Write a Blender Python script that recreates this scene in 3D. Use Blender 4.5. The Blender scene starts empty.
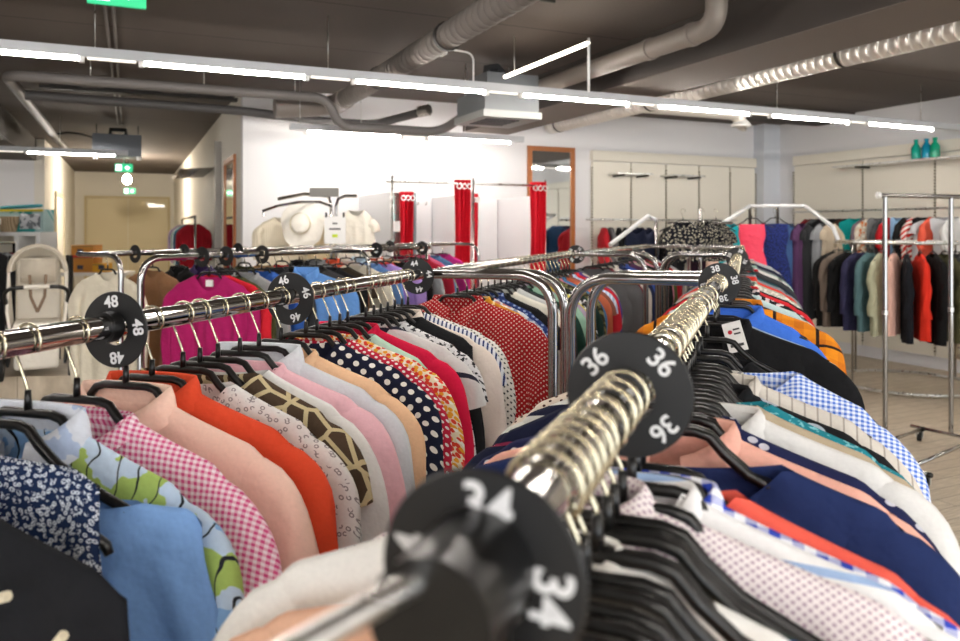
import bpy, bmesh, math, random
from mathutils import Vector, Matrix
S = bpy.context.scene
C = S.collection
PI = math.pi
F = 765.0                      # focal length in pixels of the 960 px wide frame
EYE = 1.6                      # camera height
TH = math.radians(24.6)        # the room is turned by this angle against the camera's heading
CT, ST = math.cos(TH), math.sin(TH)
S.view_settings.view_transform = 'Standard'
S.view_settings.look = 'None'
S.view_settings.gamma = 1
S.view_settings.use_curve_mapping = False
S.view_settings.exposure = 1.15

def P(u, v, D):                # a measured sight line followed to depth D
    return Vector(((u-480)/F*D, D, EYE+(230-v)/F*D))
def room(X, Y, z=0.0):         # room coordinates -> world
    return Vector((X*CT-Y*ST, X*ST+Y*CT, z))
def lin(h):
    h = h.lstrip('#'); o = []
    for i in (0, 2, 4):
        c = int(h[i:i+2], 16)/255
        o.append(c/12.92 if c <= .04045 else ((c+.055)/1.055)**2.4)
    return (o[0], o[1], o[2], 1)

# ------------------------------------------------------------------ materials
MATS = {}
class NT:
    def __init__(s, name):
        s.m = bpy.data.materials.new(name); s.m.use_nodes = True
        s.t = s.m.node_tree; s.b = s.t.nodes['Principled BSDF']
    def n(s, typ, **k):
        x = s.t.nodes.new(typ)
        for a, v in k.items(): setattr(x, a, v)
        return x
    def l(s, a, b): s.t.links.new(a, b)
    def math(s, op, a, b=None, c=None):
        x = s.n('ShaderNodeMath', operation=op)
        for i, v in enumerate((a, b, c)):
            if v is None: continue
            if isinstance(v, (int, float)): x.inputs[i].default_value = v
            else: s.l(v, x.inputs[i])
        return x.outputs[0]
    def mix(s, f, a, b):
        x = s.n('ShaderNodeMix', data_type='RGBA')
        if isinstance(f, (int, float)): x.inputs[0].default_value = f
        else: s.l(f, x.inputs[0])
        for i, v in ((6, a), (7, b)):
            if isinstance(v, tuple): x.inputs[i].default_value = v
            else: s.l(v, x.inputs[i])
        return x.outputs[2]

def plain(name, col, rough=.5, metal=0, emit=None, es=0, alpha=None, trans=0, bump=0, bs=30):
    if name in MATS: return MATS[name]
    t = NT(name); b = t.b
    b.inputs['Base Color'].default_value = lin(col); b.inputs['Roughness'].default_value = rough
    b.inputs['Metallic'].default_value = metal
    if emit: b.inputs['Emission Color'].default_value = lin(emit); b.inputs['Emission Strength'].default_value = es
    if trans: b.inputs['Transmission Weight'].default_value = trans
    n = t.n('ShaderNodeTexNoise'); tc = t.n('ShaderNodeTexCoord'); t.l(tc.outputs['Object'], n.inputs[0]); n.inputs['Scale'].default_value = bs
    if bump:
        bp = t.n('ShaderNodeBump'); bp.inputs['Strength'].default_value = bump; bp.inputs['Distance'].default_value = .004
        t.l(n.outputs[0], bp.inputs['Height']); t.l(bp.outputs[0], b.inputs['Normal'])
    else:
        t.l(t.math('MULTIPLY_ADD', n.outputs[0], .06, max(0, rough-.03)), b.inputs['Roughness'])
    MATS[name] = t.m
    return t.m

CHROME = plain('chrome', '#a9a7a5', .07, 1)
CHROME_W = plain('brushed_chrome', '#d9d9d6', .28, 1)
HOOK = plain('hook_steel', '#cfc6ac', .22, 1)
BLACKP = plain('black_plastic', '#080808', .3)
DISC = plain('disc_plastic', '#0e0e0f', .45)
WHITEP = plain('white_plastic', '#e8e8e6', .45)
PRINT = plain('white_print', '#dcdcdc', .5)
RUBBER = plain('rubber', '#141414', .7)
LAMP = plain('lamp_tube', '#ffffff', .4, 0, '#fff6ec', 62)
STRIP = plain('light_strip', '#ffffff', .4, 0, '#fff2e0', .45)
TRACK = plain('lamp_track', '#b9bcc0', .45)

def fabric(base, pat=None, c2='#ffffff', c3='#333333', s=40, r=.3, rough=.9):
    key = 'fabric_%s_%s_%s_%s_%s_%s' % (base, pat, c2, c3, s, r)
    if key in MATS: return MATS[key]
    t = NT('fabric_'+(pat or 'plain')); b = t.b
    b.inputs['Roughness'].default_value = rough
    b.inputs['Specular IOR Level'].default_value = .25
    B, K, L = lin(base), lin(c2), lin(c3)
    tc = t.n('ShaderNodeTexCoord'); sp = t.n('ShaderNodeSeparateXYZ'); t.l(tc.outputs['Object'], sp.inputs[0])
    x = sp.outputs[0]; z = t.math('ADD', sp.outputs[2], sp.outputs[1])
    cb = t.n('ShaderNodeCombineXYZ'); t.l(x, cb.inputs[0]); t.l(z, cb.inputs[1]); vec = cb.outputs[0]
    def vor(scale, rnd, feat='F1', rot=0):
        v = t.n('ShaderNodeTexVoronoi', voronoi_dimensions='2D', feature=feat)
        v.inputs['Scale'].default_value = scale; v.inputs['Randomness'].default_value = rnd
        if rot:
            m = t.n('ShaderNodeMapping'); m.inputs['Rotation'].default_value = (0, 0, rot); t.l(vec, m.inputs[0]); t.l(m.outputs[0], v.inputs['Vector'])
        else: t.l(vec, v.inputs['Vector'])
        return v
    def noise(scale, det=2, dist=0):
        n = t.n('ShaderNodeTexNoise'); n.inputs['Scale'].default_value = scale; n.inputs['Detail'].default_value = det
        n.inputs['Distortion'].default_value = dist; t.l(vec, n.inputs[0]); return n.outputs[0]
    def band(a, f, duty):
        return t.math('LESS_THAN', t.math('FRACT', t.math('MULTIPLY', a, f)), duty)
    col = B
    if pat == 'dots': col = t.mix(t.math('LESS_THAN', vor(s, 0, rot=PI/4).outputs['Distance'], r), B, K)
    elif pat == 'rdots': col = t.mix(t.math('LESS_THAN', vor(s, .8).outputs['Distance'], r), B, K)
    elif pat == 'gingham':
        f = t.math('MULTIPLY', t.math('ADD', band(x, s, .5), band(z, s, .5)), .5); col = t.mix(f, B, K)
    elif pat == 'stripe': col = t.mix(band(z, s, r), B, K)
    elif pat == 'vstripe': col = t.mix(band(x, s, r), B, K)
    elif pat == 'plaid':
        c = t.mix(t.math('MULTIPLY', t.math('ADD', band(x, s, .45), band(z, s, .45)), .5), B, K)
        col = t.mix(t.math('MAXIMUM', band(x, s*.5, .08), band(z, s*.5, .08)), c, L)
    elif pat == 'floral':
        v = vor(s, 1); m = t.math('LESS_THAN', v.outputs['Distance'], r)
        sp2 = t.n('ShaderNodeSeparateColor'); t.l(v.outputs['Color'], sp2.inputs[0])
        c = t.mix(t.math('LESS_THAN', sp2.outputs[0], .45), K, L)
        c = t.mix(t.math('GREATER_THAN', sp2.outputs[1], .8), c, (.9, .88, .8, 1)); col = t.mix(m, B, c)
    elif pat == 'marks':
        v = vor(s, .9).outputs['Distance']
        m = t.math('MULTIPLY', t.math('LESS_THAN', v, r), t.math('GREATER_THAN', v, r*.45))
        m = t.math('MULTIPLY', m, t.math('GREATER_THAN', noise(s*1.2), .44)); col = t.mix(m, B, K)
    elif pat == 'leaf':
        n1 = noise(15, 3); c = t.mix(t.math('GREATER_THAN', n1, .54), B, K)
        c = t.mix(t.math('LESS_THAN', n1, .42), c, (.25, .45, .75, 1))
        w = t.n('ShaderNodeTexWave'); w.inputs['Scale'].default_value = 11; w.inputs['Distortion'].default_value = 9
        w.inputs['Detail Scale'].default_value = 1.2; w.inputs['Detail'].default_value = 1; t.l(vec, w.inputs[0])
        col = t.mix(t.math('GREATER_THAN', w.outputs[1], .985), c, L)
    elif pat == 'giraffe': col = t.mix(t.math('GREATER_THAN', vor(s, 1, 'DISTANCE_TO_EDGE').outputs['Distance'], r), B, K)
    elif pat == 'speckle': col = t.mix(t.math('GREATER_THAN', noise(s, 3), r), B, K)
    elif pat == 'geo':
        a = t.math('LESS_THAN', t.math('FRACT', t.math('ADD', t.math('MULTIPLY', x, s), t.math('MULTIPLY', z, s))), .4)
        c = t.math('LESS_THAN', t.math('FRACT', t.math('SUBTRACT', t.math('MULTIPLY', x, s), t.math('MULTIPLY', z, s))), .4)
        col = t.mix(t.math('MULTIPLY', a, c), B, K)
    elif pat == 'camo':
        c = t.mix(t.math('GREATER_THAN', noise(s, 2, 1), .5), B, K); col = t.mix(t.math('GREATER_THAN', noise(s*1.4, 2), .6), c, L)
    nz = noise(220, 2)
    hs = t.n('ShaderNodeHueSaturation'); t.l(t.math('MULTIPLY_ADD', nz, .16, .92), hs.inputs['Value'])
    if isinstance(col, tuple): hs.inputs['Color'].default_value = col
    else: t.l(col, hs.inputs['Color'])
    t.l(hs.outputs[0], b.inputs['Base Color'])
    n3 = t.n('ShaderNodeTexNoise'); n3.inputs['Scale'].default_value = 19; n3.inputs['Detail'].default_value = 3; t.l(tc.outputs['Object'], n3.inputs[0])
    bp = t.n('ShaderNodeBump'); bp.inputs['Strength'].default_value = .6; bp.inputs['Distance'].default_value = .016
    t.l(n3.outputs[0], bp.inputs['Height']); t.l(bp.outputs[0], b.inputs['Normal'])
    MATS[key] = t.m
    return t.m

# ------------------------------------------------------------------ mesh helpers
class MB:
    def __init__(s): s.v = []; s.f = []
    def add(s, vs, fs):
        o = len(s.v); s.v += [tuple(v) for v in vs]; s.f += [tuple(i+o for i in f) for f in fs]; return s
    def box(s, x0, x1, y0, y1, z0, z1, M=None):
        vs = [Vector((x, y, z)) for z in (z0, z1) for x, y in ((x0, y0), (x1, y0), (x1, y1), (x0, y1))]
        if M: vs = [M @ v for v in vs]
        return s.add(vs, [(0, 3, 2, 1), (4, 5, 6, 7), (0, 1, 5, 4), (1, 2, 6, 5), (2, 3, 7, 6), (3, 0, 4, 7)])
    def tube(s, pts, r, n=10, closed=False, r2=None, cap=True):
        pts = [Vector(p) for p in pts]; m = len(pts)
        rs = r if isinstance(r, (list, tuple)) else [r]*m
        if closed: T = [(pts[(i+1) % m]-pts[i-1]).normalized() for i in range(m)]
        else: T = [(pts[min(i+1, m-1)]-pts[max(i-1, 0)]).normalized() for i in range(m)]
        up = Vector((0, 0, 1)) if abs(T[0].z) < .9 else Vector((1, 0, 0))
        N = (up-T[0]*up.dot(T[0])).normalized(); vs = []
        for i in range(m):
            N = (N-T[i]*N.dot(T[i])).normalized(); Bn = T[i].cross(N)
            for k in range(n):
                a = 2*PI*k/n; vs.append(pts[i]+(N*math.cos(a)+Bn*math.sin(a)*(r2 or 1))*rs[i])
        fs = []
        for i in range(m if closed else m-1):
            for k in range(n):
                a = i*n+k; b = i*n+(k+1) % n; j = (i+1) % m
                fs.append((a, b, j*n+(k+1) % n, j*n+k))
        if cap and not closed: fs += [tuple(range(n))[::-1], tuple((m-1)*n+k for k in range(n))]
        return s.add(vs, fs)
    def cyl(s, a, b, r, n=16): return s.tube([a, b], r, n)
    def lathe(s, prof, n=24, M=None):
        vs = []; fs = []
        for r, z in prof:
            for k in range(n): vs.append(Vector((r*math.cos(2*PI*k/n), r*math.sin(2*PI*k/n), z)))
        if M: vs = [M @ v for v in vs]
        for i in range(len(prof)-1):
            for k in range(n): fs.append((i*n+k, i*n+(k+1) % n, (i+1)*n+(k+1) % n, (i+1)*n+k))
        return s.add(vs, fs)
    def mesh(s, name, mat, smooth=True, weld=0, auto=None):
        me = bpy.data.meshes.new(name); me.from_pydata(s.v, [], s.f)
        bm = bmesh.new(); bm.from_mesh(me)
        if weld: bmesh.ops.remove_doubles(bm, verts=bm.verts, dist=weld)
        bmesh.ops.recalc_face_normals(bm, faces=bm.faces)
        if auto:
            for e in bm.edges:
                if len(e.link_faces) == 2 and e.calc_face_angle(0) > auto: e.smooth = False
        bm.to_mesh(me); bm.free()
        if smooth:
            for p in me.polygons: p.use_smooth = True
        me.materials.append(mat)
        return me
def link(name, me, parent=None, loc=None, rz=None):
    o = bpy.data.objects.new(name, me); C.objects.link(o)
    if parent: o.parent = parent
    if loc is not None: o.location = loc
    if rz is not None: o.rotation_euler = (0, 0, rz)
    return o
def part(name, mb, mat, parent, smooth=True, auto=.6, **k):
    return link(name, mb.mesh(name, mat, smooth, auto=auto), parent, **k)
def thing(name, label, cat, loc=(0, 0, 0), rz=0, group=None):
    o = link(name, None, None, loc, rz); o['label'] = label; o['category'] = cat
    if group: o['group'] = group
    return o
def tag(o, label, cat, group=None):
    o['label'] = label; o['category'] = cat
    if group: o['group'] = group
    return o
def struct(name, mb, mat, smooth=False, rz=TH, parent=None):
    o = link(name, mb.mesh(name, mat, smooth), parent, None, rz if not parent else None)
    if not parent: o['kind'] = 'structure'
    return o
def arc_path(pts, R, n=7):       # polyline with rounded corners
    pts = [Vector(p) for p in pts]; out = [pts[0]]
    for i in range(1, len(pts)-1):
        a = (pts[i-1]-pts[i]).normalized(); b = (pts[i+1]-pts[i]).normalized()
        p0 = pts[i]+a*R; p2 = pts[i]+b*R
        for k in range(n+1):
            t = k/n; out.append(p0*(1-t)**2+pts[i]*2*t*(1-t)*.86+p2*t*t + (p0+p2)*.5*2*t*(1-t)*.14)
    out.append(pts[-1]); return out
def textmesh(txt, size, mat, name='number'):
    cu = bpy.data.curves.new(name, 'FONT'); cu.body = txt; cu.size = size; cu.align_x = 'CENTER'; cu.align_y = 'CENTER'
    cu.offset = size*.018; cu.extrude = .0003
    o = bpy.data.objects.new(name, cu); C.objects.link(o)
    bpy.context.view_layer.update()
    me = bpy.data.meshes.new_from_object(o.evaluated_get(bpy.context.evaluated_depsgraph_get()))
    bpy.data.objects.remove(o); me.materials.clear(); me.materials.append(mat); return me

# ------------------------------------------------------------------ the room
def room_materials():
    t = NT('floor_planks'); tc = t.n('ShaderNodeTexCoord')
    br = t.n('ShaderNodeTexBrick'); br.inputs['Scale'].default_value = 1; br.inputs['Brick Width'].default_value = 1.2
    br.inputs['Row Height'].default_value = .12; br.inputs['Mortar Size'].default_value = .003; br.offset = .37
    br.inputs['Color1'].default_value = lin('#e4d8c4'); br.inputs['Color2'].default_value = lin('#d6c8b2'); br.inputs['Mortar'].default_value = lin('#6d604f')
    mp = t.n('ShaderNodeMapping'); t.l(tc.outputs['Object'], mp.inputs[0]); t.l(mp.outputs[0], br.inputs[0])
    n = t.n('ShaderNodeTexNoise'); m2 = t.n('ShaderNodeMapping'); m2.inputs['Scale'].default_value = (1.5, 26, 1)
    n.inputs['Detail'].default_value = 6; t.l(tc.outputs['Object'], m2.inputs[0]); t.l(m2.outputs[0], n.inputs[0])
    f = t.math('SUBTRACT', t.math('MULTIPLY', n.outputs[0], 1.9), .45)
    col = t.mix(f, lin('#9c8d76'), br.outputs[0]); t.l(col, t.b.inputs['Base Color']); t.b.inputs['Roughness'].default_value = .45
    MATS['floor'] = t.m
    t = NT('painted_ceiling'); tc = t.n('ShaderNodeTexCoord'); n = t.n('ShaderNodeTexNoise'); n.inputs['Scale'].default_value = 60; n.inputs['Detail'].default_value = 5
    t.l(tc.outputs['Object'], n.inputs[0]); sp = t.n('ShaderNodeSeparateXYZ'); t.l(tc.outputs['Object'], sp.inputs[0])
    seam = t.math('LESS_THAN', t.math('FRACT', t.math('DIVIDE', sp.outputs[1], 1.25)), .012)
    c = t.mix(n.outputs[0], lin('#524a45'), lin('#615852')); c = t.mix(seam, c, lin('#2e2927'))
    t.l(c, t.b.inputs['Base Color']); t.b.inputs['Roughness'].default_value = .85
    MATS['ceiling'] = t.m
room_materials()
WALL = plain('white_wall', '#e4e4e6', .85, bump=.08, bs=120)
WALL_W = plain('warm_wall', '#e6e2d8', .85, bump=.08, bs=120)
BEAM = plain('beam_paint', '#413b37', .85, bump=.1, bs=80)
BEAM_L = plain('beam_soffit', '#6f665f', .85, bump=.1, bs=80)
CEILZ = EYE+1.5
YW, YC, XR, XC0, XC1, YL = 8.35, 22.1, 8.44, -1.28, 1.08, 14.5
struct('floor', MB().box(-7, XR, -5, YC, -.1, 0), MATS['floor'])
struct('ceiling', MB().box(-7, XR+.15, -5, YC+.1, CEILZ, CEILZ+.1), MATS['ceiling'])
struct('wall_back', MB().box(XC1, XR+.15, YW, YW+.15, 0, CEILZ), WALL)
struct('wall_right', MB().box(XR, XR+.15, -5, YW, 0, CEILZ), WALL)
struct('wall_corridor_right', MB().box(XC1, XC1+.15, YW+.15, YC, 0, CEILZ), WALL_W)
struct('wall_corridor_end', MB().box(XC0-.1, XC1+.15, YC, YC+.15, 0, CEILZ), WALL_W)
struct('wall_corridor_left', MB().box(XC0-.15, XC0, YL, YC, 0, CEILZ), WALL_W)
struct('wall_left_back', MB().box(-7, XC0-.15, YL, YL+.15, 0, CEILZ), WALL)
struct('wall_left', MB().box(-7.15, -7, -5, YL+.15, 0, CEILZ), WALL)
struct('pillar_corner', MB().box(8.14, XR, 8.15, YW, 0, CEILZ), plain('pillar_paint', '#d3d8df', .8, bump=.05))
struct('beam_right', MB().box(3.6, 4.2, -5, YW, CEILZ-.33, CEILZ), BEAM)
struct('pale_beam_underside', MB().box(3.6, 4.2, -5, YW, CEILZ-.335, CEILZ-.3301), BEAM_L)  # thin sheet that gives the beam's bottom face a paler tone
struct('beam_left', MB().box(-3.2, -1.4, 4.5, YL, CEILZ-.36, CEILZ), BEAM)
struct('beam_far', MB().box(4.2, XR, 6.9, 7.5, CEILZ-.1, CEILZ), BEAM)
# corridor double door
d = link('door_1', None, None, None, TH); d['kind'] = 'structure'
DOOR = plain('cream_door', '#d8cba6', .5)
dx0, dx1, dz = -1.0, .92, 2.42
mb = MB(); mb.box(dx0-.06, dx0, YC-.07, YC, 0, dz+.06); mb.box(dx1, dx1+.06, YC-.07, YC, 0, dz+.06); mb.box(dx0, dx1, YC-.07, YC, dz, dz+.06)
part('door_frame', mb, plain('cream_frame', '#cdbd92', .5), d, False)
for a, b in ((dx0+.01, (dx0+dx1)/2-.005), ((dx0+dx1)/2+.005, dx1-.01)):
    q = part('door_leaf', MB().box(a, b, YC-.05, YC-.005, .01, dz-.01), DOOR, d, False)
    hx = b-.08 if a < -.5 else a+.08
    part('door_handle', MB().tube([(hx, YC-.05, 1.05), (hx, YC-.1, 1.05), (hx+(-.12 if a < -.5 else .12), YC-.1, 1.05)], .012, 8), CHROME_W, q)
part('door_closer', MB().box(.45, .85, YC-.11, YC-.05, dz-.22, dz-.14).box(.4, .62, YC-.13, YC-.11, dz-.15, dz-.12), CHROME_W, d, False)
d2 = link('door_2', None, None, None, TH); d2['kind'] = 'structure'
mb = MB(); mb.box(XC0, XC0+.04, 16.3, 16.38, 0, 2.25); mb.box(XC0, XC0+.04, 18.2, 18.28, 0, 2.25); mb.box(XC0, XC0+.04, 16.3, 18.28, 2.25, 2.33)
part('door_frame', mb, plain('cream_frame2', '#c9c0a6', .5), d2, False)
part('door_leaf', MB().box(XC0, XC0+.02, 16.38, 18.2, .01, 2.25), WALL_W, d2, False)

# slat wall panels
def Xat(u, Y):
    ru = (u-480)/F; D = Y/(CT-ST*ru); return D*(ru*CT+ST)
CREAM = plain('cream_panel', '#ebe6d8', .6); SLOT = plain('slot_metal', '#8e8672', .5)
def slatwall(name, label, horiz, a0, a1, fixed, zt, cuts):
    t = thing(name, label, 'wall panel', (0, 0, 0), TH)
    xs = [a0]+cuts+[a1]
    for i in range(len(xs)-1):
        mb = MB()
        if horiz: mb.box(xs[i]+.012, xs[i+1]-.012, fixed-.05, fixed, .15, zt-.14)
        else: mb.box(fixed-.05, fixed, xs[i]+.012, xs[i+1]-.012, .15, zt-.14)
        part('panel', mb, CREAM, t, False)
    mb = MB(); mb.box(a0, a1, fixed-.07, fixed, zt-.13, zt) if horiz else mb.box(fixed-.07, fixed, a0, a1, zt-.13, zt)
    part('top_board', mb, CREAM, t, False)
    for x in xs:
        mb = MB(); n = 60
        for k in range(n):
            z = .2+(zt-.4)*k/n
            if horiz: mb.box(x-.008, x+.008, fixed-.062, fixed-.04, z, z+.022)
            else: mb.box(fixed-.062, fixed-.04, x-.008, x+.008, z, z+.022)
        part('slotted_rail', mb, SLOT, t, False)
    return t
slatwall('slat_wall', 'cream slat wall panelling on the back wall right of the tall mirror', True, Xat(592, 8.3), 8.13, YW-.001, 2.62, [Xat(q, 8.3) for q in (631, 666, 699, 730)])
slatwall('slat_wall', 'cream slat wall panelling along the right hand wall under the ceiling', False, 1.2, 7.85, XR-.001, 2.62, [2.4, 3.6, 4.8, 5.8, 6.75])
# ------------------------------------------------------------------ ceiling equipment
def track(label, X0, X1, Y, z, lit, hang, group='ceiling light tracks', h=.06):
    t = thing('light_track', label, 'light', (0, 0, 0), TH, None)
    part('track_rail', MB().box(X0, X1, Y-.03, Y+.03, z, z+h), TRACK, t, False)
    for a, b in lit:
        part('lamp_tube', MB().cyl((a, Y, z-.013), (b, Y, z-.013), .0105, 10), LAMP, t)
        for q in (a-.01, b+.01): part('lamp_socket', MB().box(q-.015, q+.015, Y-.02, Y+.02, z-.035, z), WHITEP, t, False)
    for (a, b), (c, e) in zip(lit, lit[1:]):
        part('status_strip', MB().box(b+.04, c-.04, Y-.012, Y+.012, z-.012, z), STRIP, t, False)
    for x in hang:
        part('hanging_wire', MB().cyl((x, Y, z+h), (x, Y, CEILZ), .0035, 6), CHROME_W, t)
    return t
Y1 = 5.3
def segs(us, Y): return [(Xat(a, Y), Xat(b, Y)) for a, b in us]
track('long suspended light track crossing the whole ceiling from left to right', Xat(-60, Y1), Xat(1050, Y1), Y1, EYE+1.065,
      segs([(-55, 80), (143, 305), (355, 485), (522, 628), (657, 748), (771, 848), (867, 932)], Y1), [Xat(u, Y1) for u in (95, 328, 588, 777, 921)])
Y2 = 7.6
track('short light track close in front of the white back wall', Xat(290, Y2), Xat(523, Y2), Y2, EYE+.985, segs([(307, 400), (428, 510)], Y2), [Xat(u, Y2) for u in (300, 361, 465)])
Y3 = 11.5
track('light track at far left near the corridor entrance', -6, Xat(128, Y3), Y3, EYE+1.02, segs([(-120, -10), (27, 115)], Y3), [Xat(60, Y3)])
# extra tracks added out of view to light floor and clothes evenly
for k, (yy, lab) in enumerate(((2.2, 'added unseen light track above the foreground racks'), (-1.2, 'added unseen light track behind the viewpoint'), (-4, 'added unseen light track farthest behind the viewpoint'))):
    track(lab, -5.5, 7.5, yy, EYE+1.2, [(-5+i*2.1, -5+i*2.1+1.5) for i in range(6)], [-4, 0, 4])
t = thing('light_tube', 'thin light tube running lengthwise under the ceiling above the heater', 'light', (0, 0, 0), TH)
part('lamp_tube', MB().cyl((2.72, 4.24, EYE+1.22), (2.72, 5.46, EYE+1.22), .014, 8), plain('lamp_soft', '#ffffff', .4, 0, '#fff2e0', 6), t)
part('drop_pole', MB().cyl((2.72, 4.24, EYE+.9), (2.72, 4.24, EYE+1.25), .009, 8), WHITEP, t)
part('suspension_wire', MB().cyl((2.72, 5.3, EYE+1.22), (2.72, 5.3, CEILZ), .003, 6), CHROME_W, t)

def duct_mat(name, col, rough, metal, f, amt):
    t = NT(name); t.b.inputs['Base Color'].default_value = lin(col); t.b.inputs['Metallic'].default_value = metal
    tc = t.n('ShaderNodeTexCoord'); sp = t.n('ShaderNodeSeparateXYZ'); t.l(tc.outputs['Object'], sp.inputs[0])
    w = t.math('ABSOLUTE', t.math('SUBTRACT', t.math('FRACT', t.math('MULTIPLY', t.math('ADD', sp.outputs[1], t.math('MULTIPLY', sp.outputs[2], .25)), f)), .5))
    w = t.math('POWER', t.math('MULTIPLY', w, 2), 4)
    bp = t.n('ShaderNodeBump'); bp.inputs['Strength'].default_value = amt; bp.inputs['Distance'].default_value = .02
    t.l(w, bp.inputs['Height']); t.l(bp.outputs[0], t.b.inputs['Normal'])
    n = t.n('ShaderNodeTexNoise'); n.inputs['Scale'].default_value = 14; t.l(tc.outputs['Object'], n.inputs[0])
    t.l(t.math('MULTIPLY_ADD', n.outputs[0], .25, rough-.12), t.b.inputs['Roughness'])
    return t.m
SPIRAL = duct_mat('spiral_steel', '#f0ede6', .42, .55, 13, 1.0); CORR = duct_mat('corrugated_grey', '#7d7671', .85, 0, 12, 1.0)
PIPE = plain('grey_pipe', '#6f6b69', .55); PIPED = plain('dark_pipe', '#4f4d4d', .6); BAND = plain('pipe_band', '#26221f', .6)
t = thing('duct_pipe', 'thick grey corrugated air duct running back from the top centre', 'duct', (0, 0, 0), TH)
def ribbed(pts0, pts1, r, n, amp, nn=14):
    a, b = Vector(pts0), Vector(pts1); ps = []; rs = []
    for i in range(n*3+1):
        ps.append(a.lerp(b, i/(n*3))); rs.append(r+(amp if i % 3 == 0 else 0))
    return MB().tube(ps, rs, nn)
part('duct_body', ribbed((1.88, 2.2, EYE+1.26), (1.88, 7.3, EYE+1.26), .085, 46, .004), CORR, t)
part('elbow', MB().tube(arc_path([(1.88, 7.2, EYE+1.26), (1.88, 7.7, EYE+1.26), (1.5, 7.7, EYE+1.22), (1.3, 7.7, EYE+1.2)], .18), .1, 14), plain('duct_grey', '#837b75', .5), t)
for y in (3.1, 4.6, 6.1): part('hanger_band', MB().cyl((1.88, y, EYE+1.26), (1.88, y+.03, EYE+1.26), .098, 16), BAND, t)
t = thing('spiral_duct', 'shiny silver spiral duct running back along the right side of the ceiling', 'duct', (0, 0, 0), TH)
part('duct_body', ribbed((4.79, .8, EYE+1.3), (4.79, YW-.02, EYE+1.3), .096, 110, .0, 24), SPIRAL, t)
for y in (2.3, 4.0, 6.3, 8.1): part('hanger_band', MB().cyl((4.79, y, EYE+1.3), (4.79, y+.025, EYE+1.3), .101, 20), BAND, t)
part('side_branch', MB().tube(arc_path([(4.79, 6.6, EYE+1.3), (6.25, 6.6, EYE+1.3), (6.25, 6.6, EYE+1.2)], .14), .07, 14), plain('galvanised', '#e6e2da', .42, .5), t)
part('outlet', MB().lathe([(.0, -.01), (.10, -.01), (.11, .01), (.07, .06)], 20, Matrix.Translation((6.25, 6.6, EYE+1.17))), WHITEP, t)
t = thing('vent_pipe', 'grey plastic pipe with elbow below the ceiling left of the wide beam', 'pipe', (0, 0, 0), TH)
part('pipe_run', MB().tube(arc_path([(3.35, 3.75, CEILZ), (3.35, 3.75, EYE+1.28), (3.35, 7.6, EYE+1.28)], .12), .07, 14), plain('vent_grey', '#8f8780', .5), t)
for y in (3.95, 4.4, 6.0, 6.9): part('pipe_collar', MB().cyl((3.35, y, EYE+1.28), (3.35, y+.05, EYE+1.28), .078, 16), BAND if y > 5 else plain('vent_grey', '#8f8780', .5), t)
t = thing('heating_pipe', 'upper dark pipe crossing below the ceiling and turning back along the left', 'pipe', (0, 0, 0), TH)
zz = EYE+1.25
part('pipe_run', MB().tube(arc_path([(-.91, 14, zz), (-.91, 7.2, zz), (1.72, 7.2, zz), (1.80, 7.2, EYE+.99), (2.85, 7.2, EYE+.99), (3.0, 7.0, EYE+1.12)], .13), .045, 12), PIPE, t)
for x in (-.3, .6, 1.4): part('pipe_hanger', MB().cyl((x, 7.2, zz), (x, 7.2, CEILZ), .004, 6), CHROME_W, t)
t = thing('heating_pipe', 'lower dark pipe crossing left of the heater, just behind the upper one', 'pipe', (0, 0, 0), TH)
part('pipe_run', MB().tube(arc_path([(-.86, 8.0, EYE+1.22), (1.02, 8.0, EYE+1.2), (1.9, 8.0, EYE+1.14), (2.4, 8.0, EYE+1.14), (2.75, 7.4, EYE+1.22)], .12), .045, 12), PIPED, t)
part('end_cap', MB().cyl((2.72, 7.44, EYE+1.22), (2.79, 7.34, EYE+1.23), .06, 14), CHROME_W, t)
# heater box
BOX = plain('unit_metal', '#63676a', .45); BOXD = plain('unit_dark', '#2e3032', .5)
t = thing('ceiling_heater', 'grey box heater hanging under the ceiling behind the long light track', 'heater', room(Xat(497, 6.15), 6.15), TH)
part('housing', MB().box(-.26, .26, -.3, .3, EYE+1.02, EYE+1.2), BOX, t, False)
part('upper_box', MB().box(-.2, .3, -.22, .25, EYE+1.2, EYE+1.36), BOX, t, False)
part('outlet_frame', MB().box(-.28, .28, -.32, .32, EYE+.96, EYE+1.02), plain('unit_light', '#8d8f8c', .5), t, False)
for k in range(5): part('grille_slat', MB().box(-.2, .12, -.2+.08*k, -.16+.08*k, EYE+.953, EYE+.96), BOXD, t, False)
part('valve', MB().tube([(-.1, 0, EYE+1.36), (-.1, 0, EYE+1.43), (0, 0, EYE+1.45), (.05, 0, EYE+1.4)], .04, 10), BOXD, t)
for x in (-.22, .22): part('suspension_rod', MB().cyl((x, .2, EYE+1.2), (x, .2, CEILZ), .006, 6), CHROME_W, t)
t = thing('ceiling_heater', 'grey box heater hanging at the mouth of the corridor', 'heater', room(-.15, 12.0), TH)
part('housing', MB().box(-.32, .3, -.25, .25, EYE+1.03, EYE+1.33), plain('unit_blue', '#666c74', .45), t, False)
part('valve', MB().tube([(-.1, 0, EYE+1.33), (-.1, 0, EYE+1.42), (.1, 0, EYE+1.42), (.1, 0, EYE+1.33)], .03, 8), BOXD, t)
for x in (-.28, .27): part('outlet_foot', MB().lathe([(.0, -.05), (.03, -.05), (.04, -.0)], 12, Matrix.Translation((x, -.2, EYE+1.03))), WHITEP, t)
for x in (-.28, .26): part('suspension_rod', MB().cyl((x, .1, EYE+1.3), (x, .1, CEILZ), .006, 6), BOXD, t)
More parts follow.
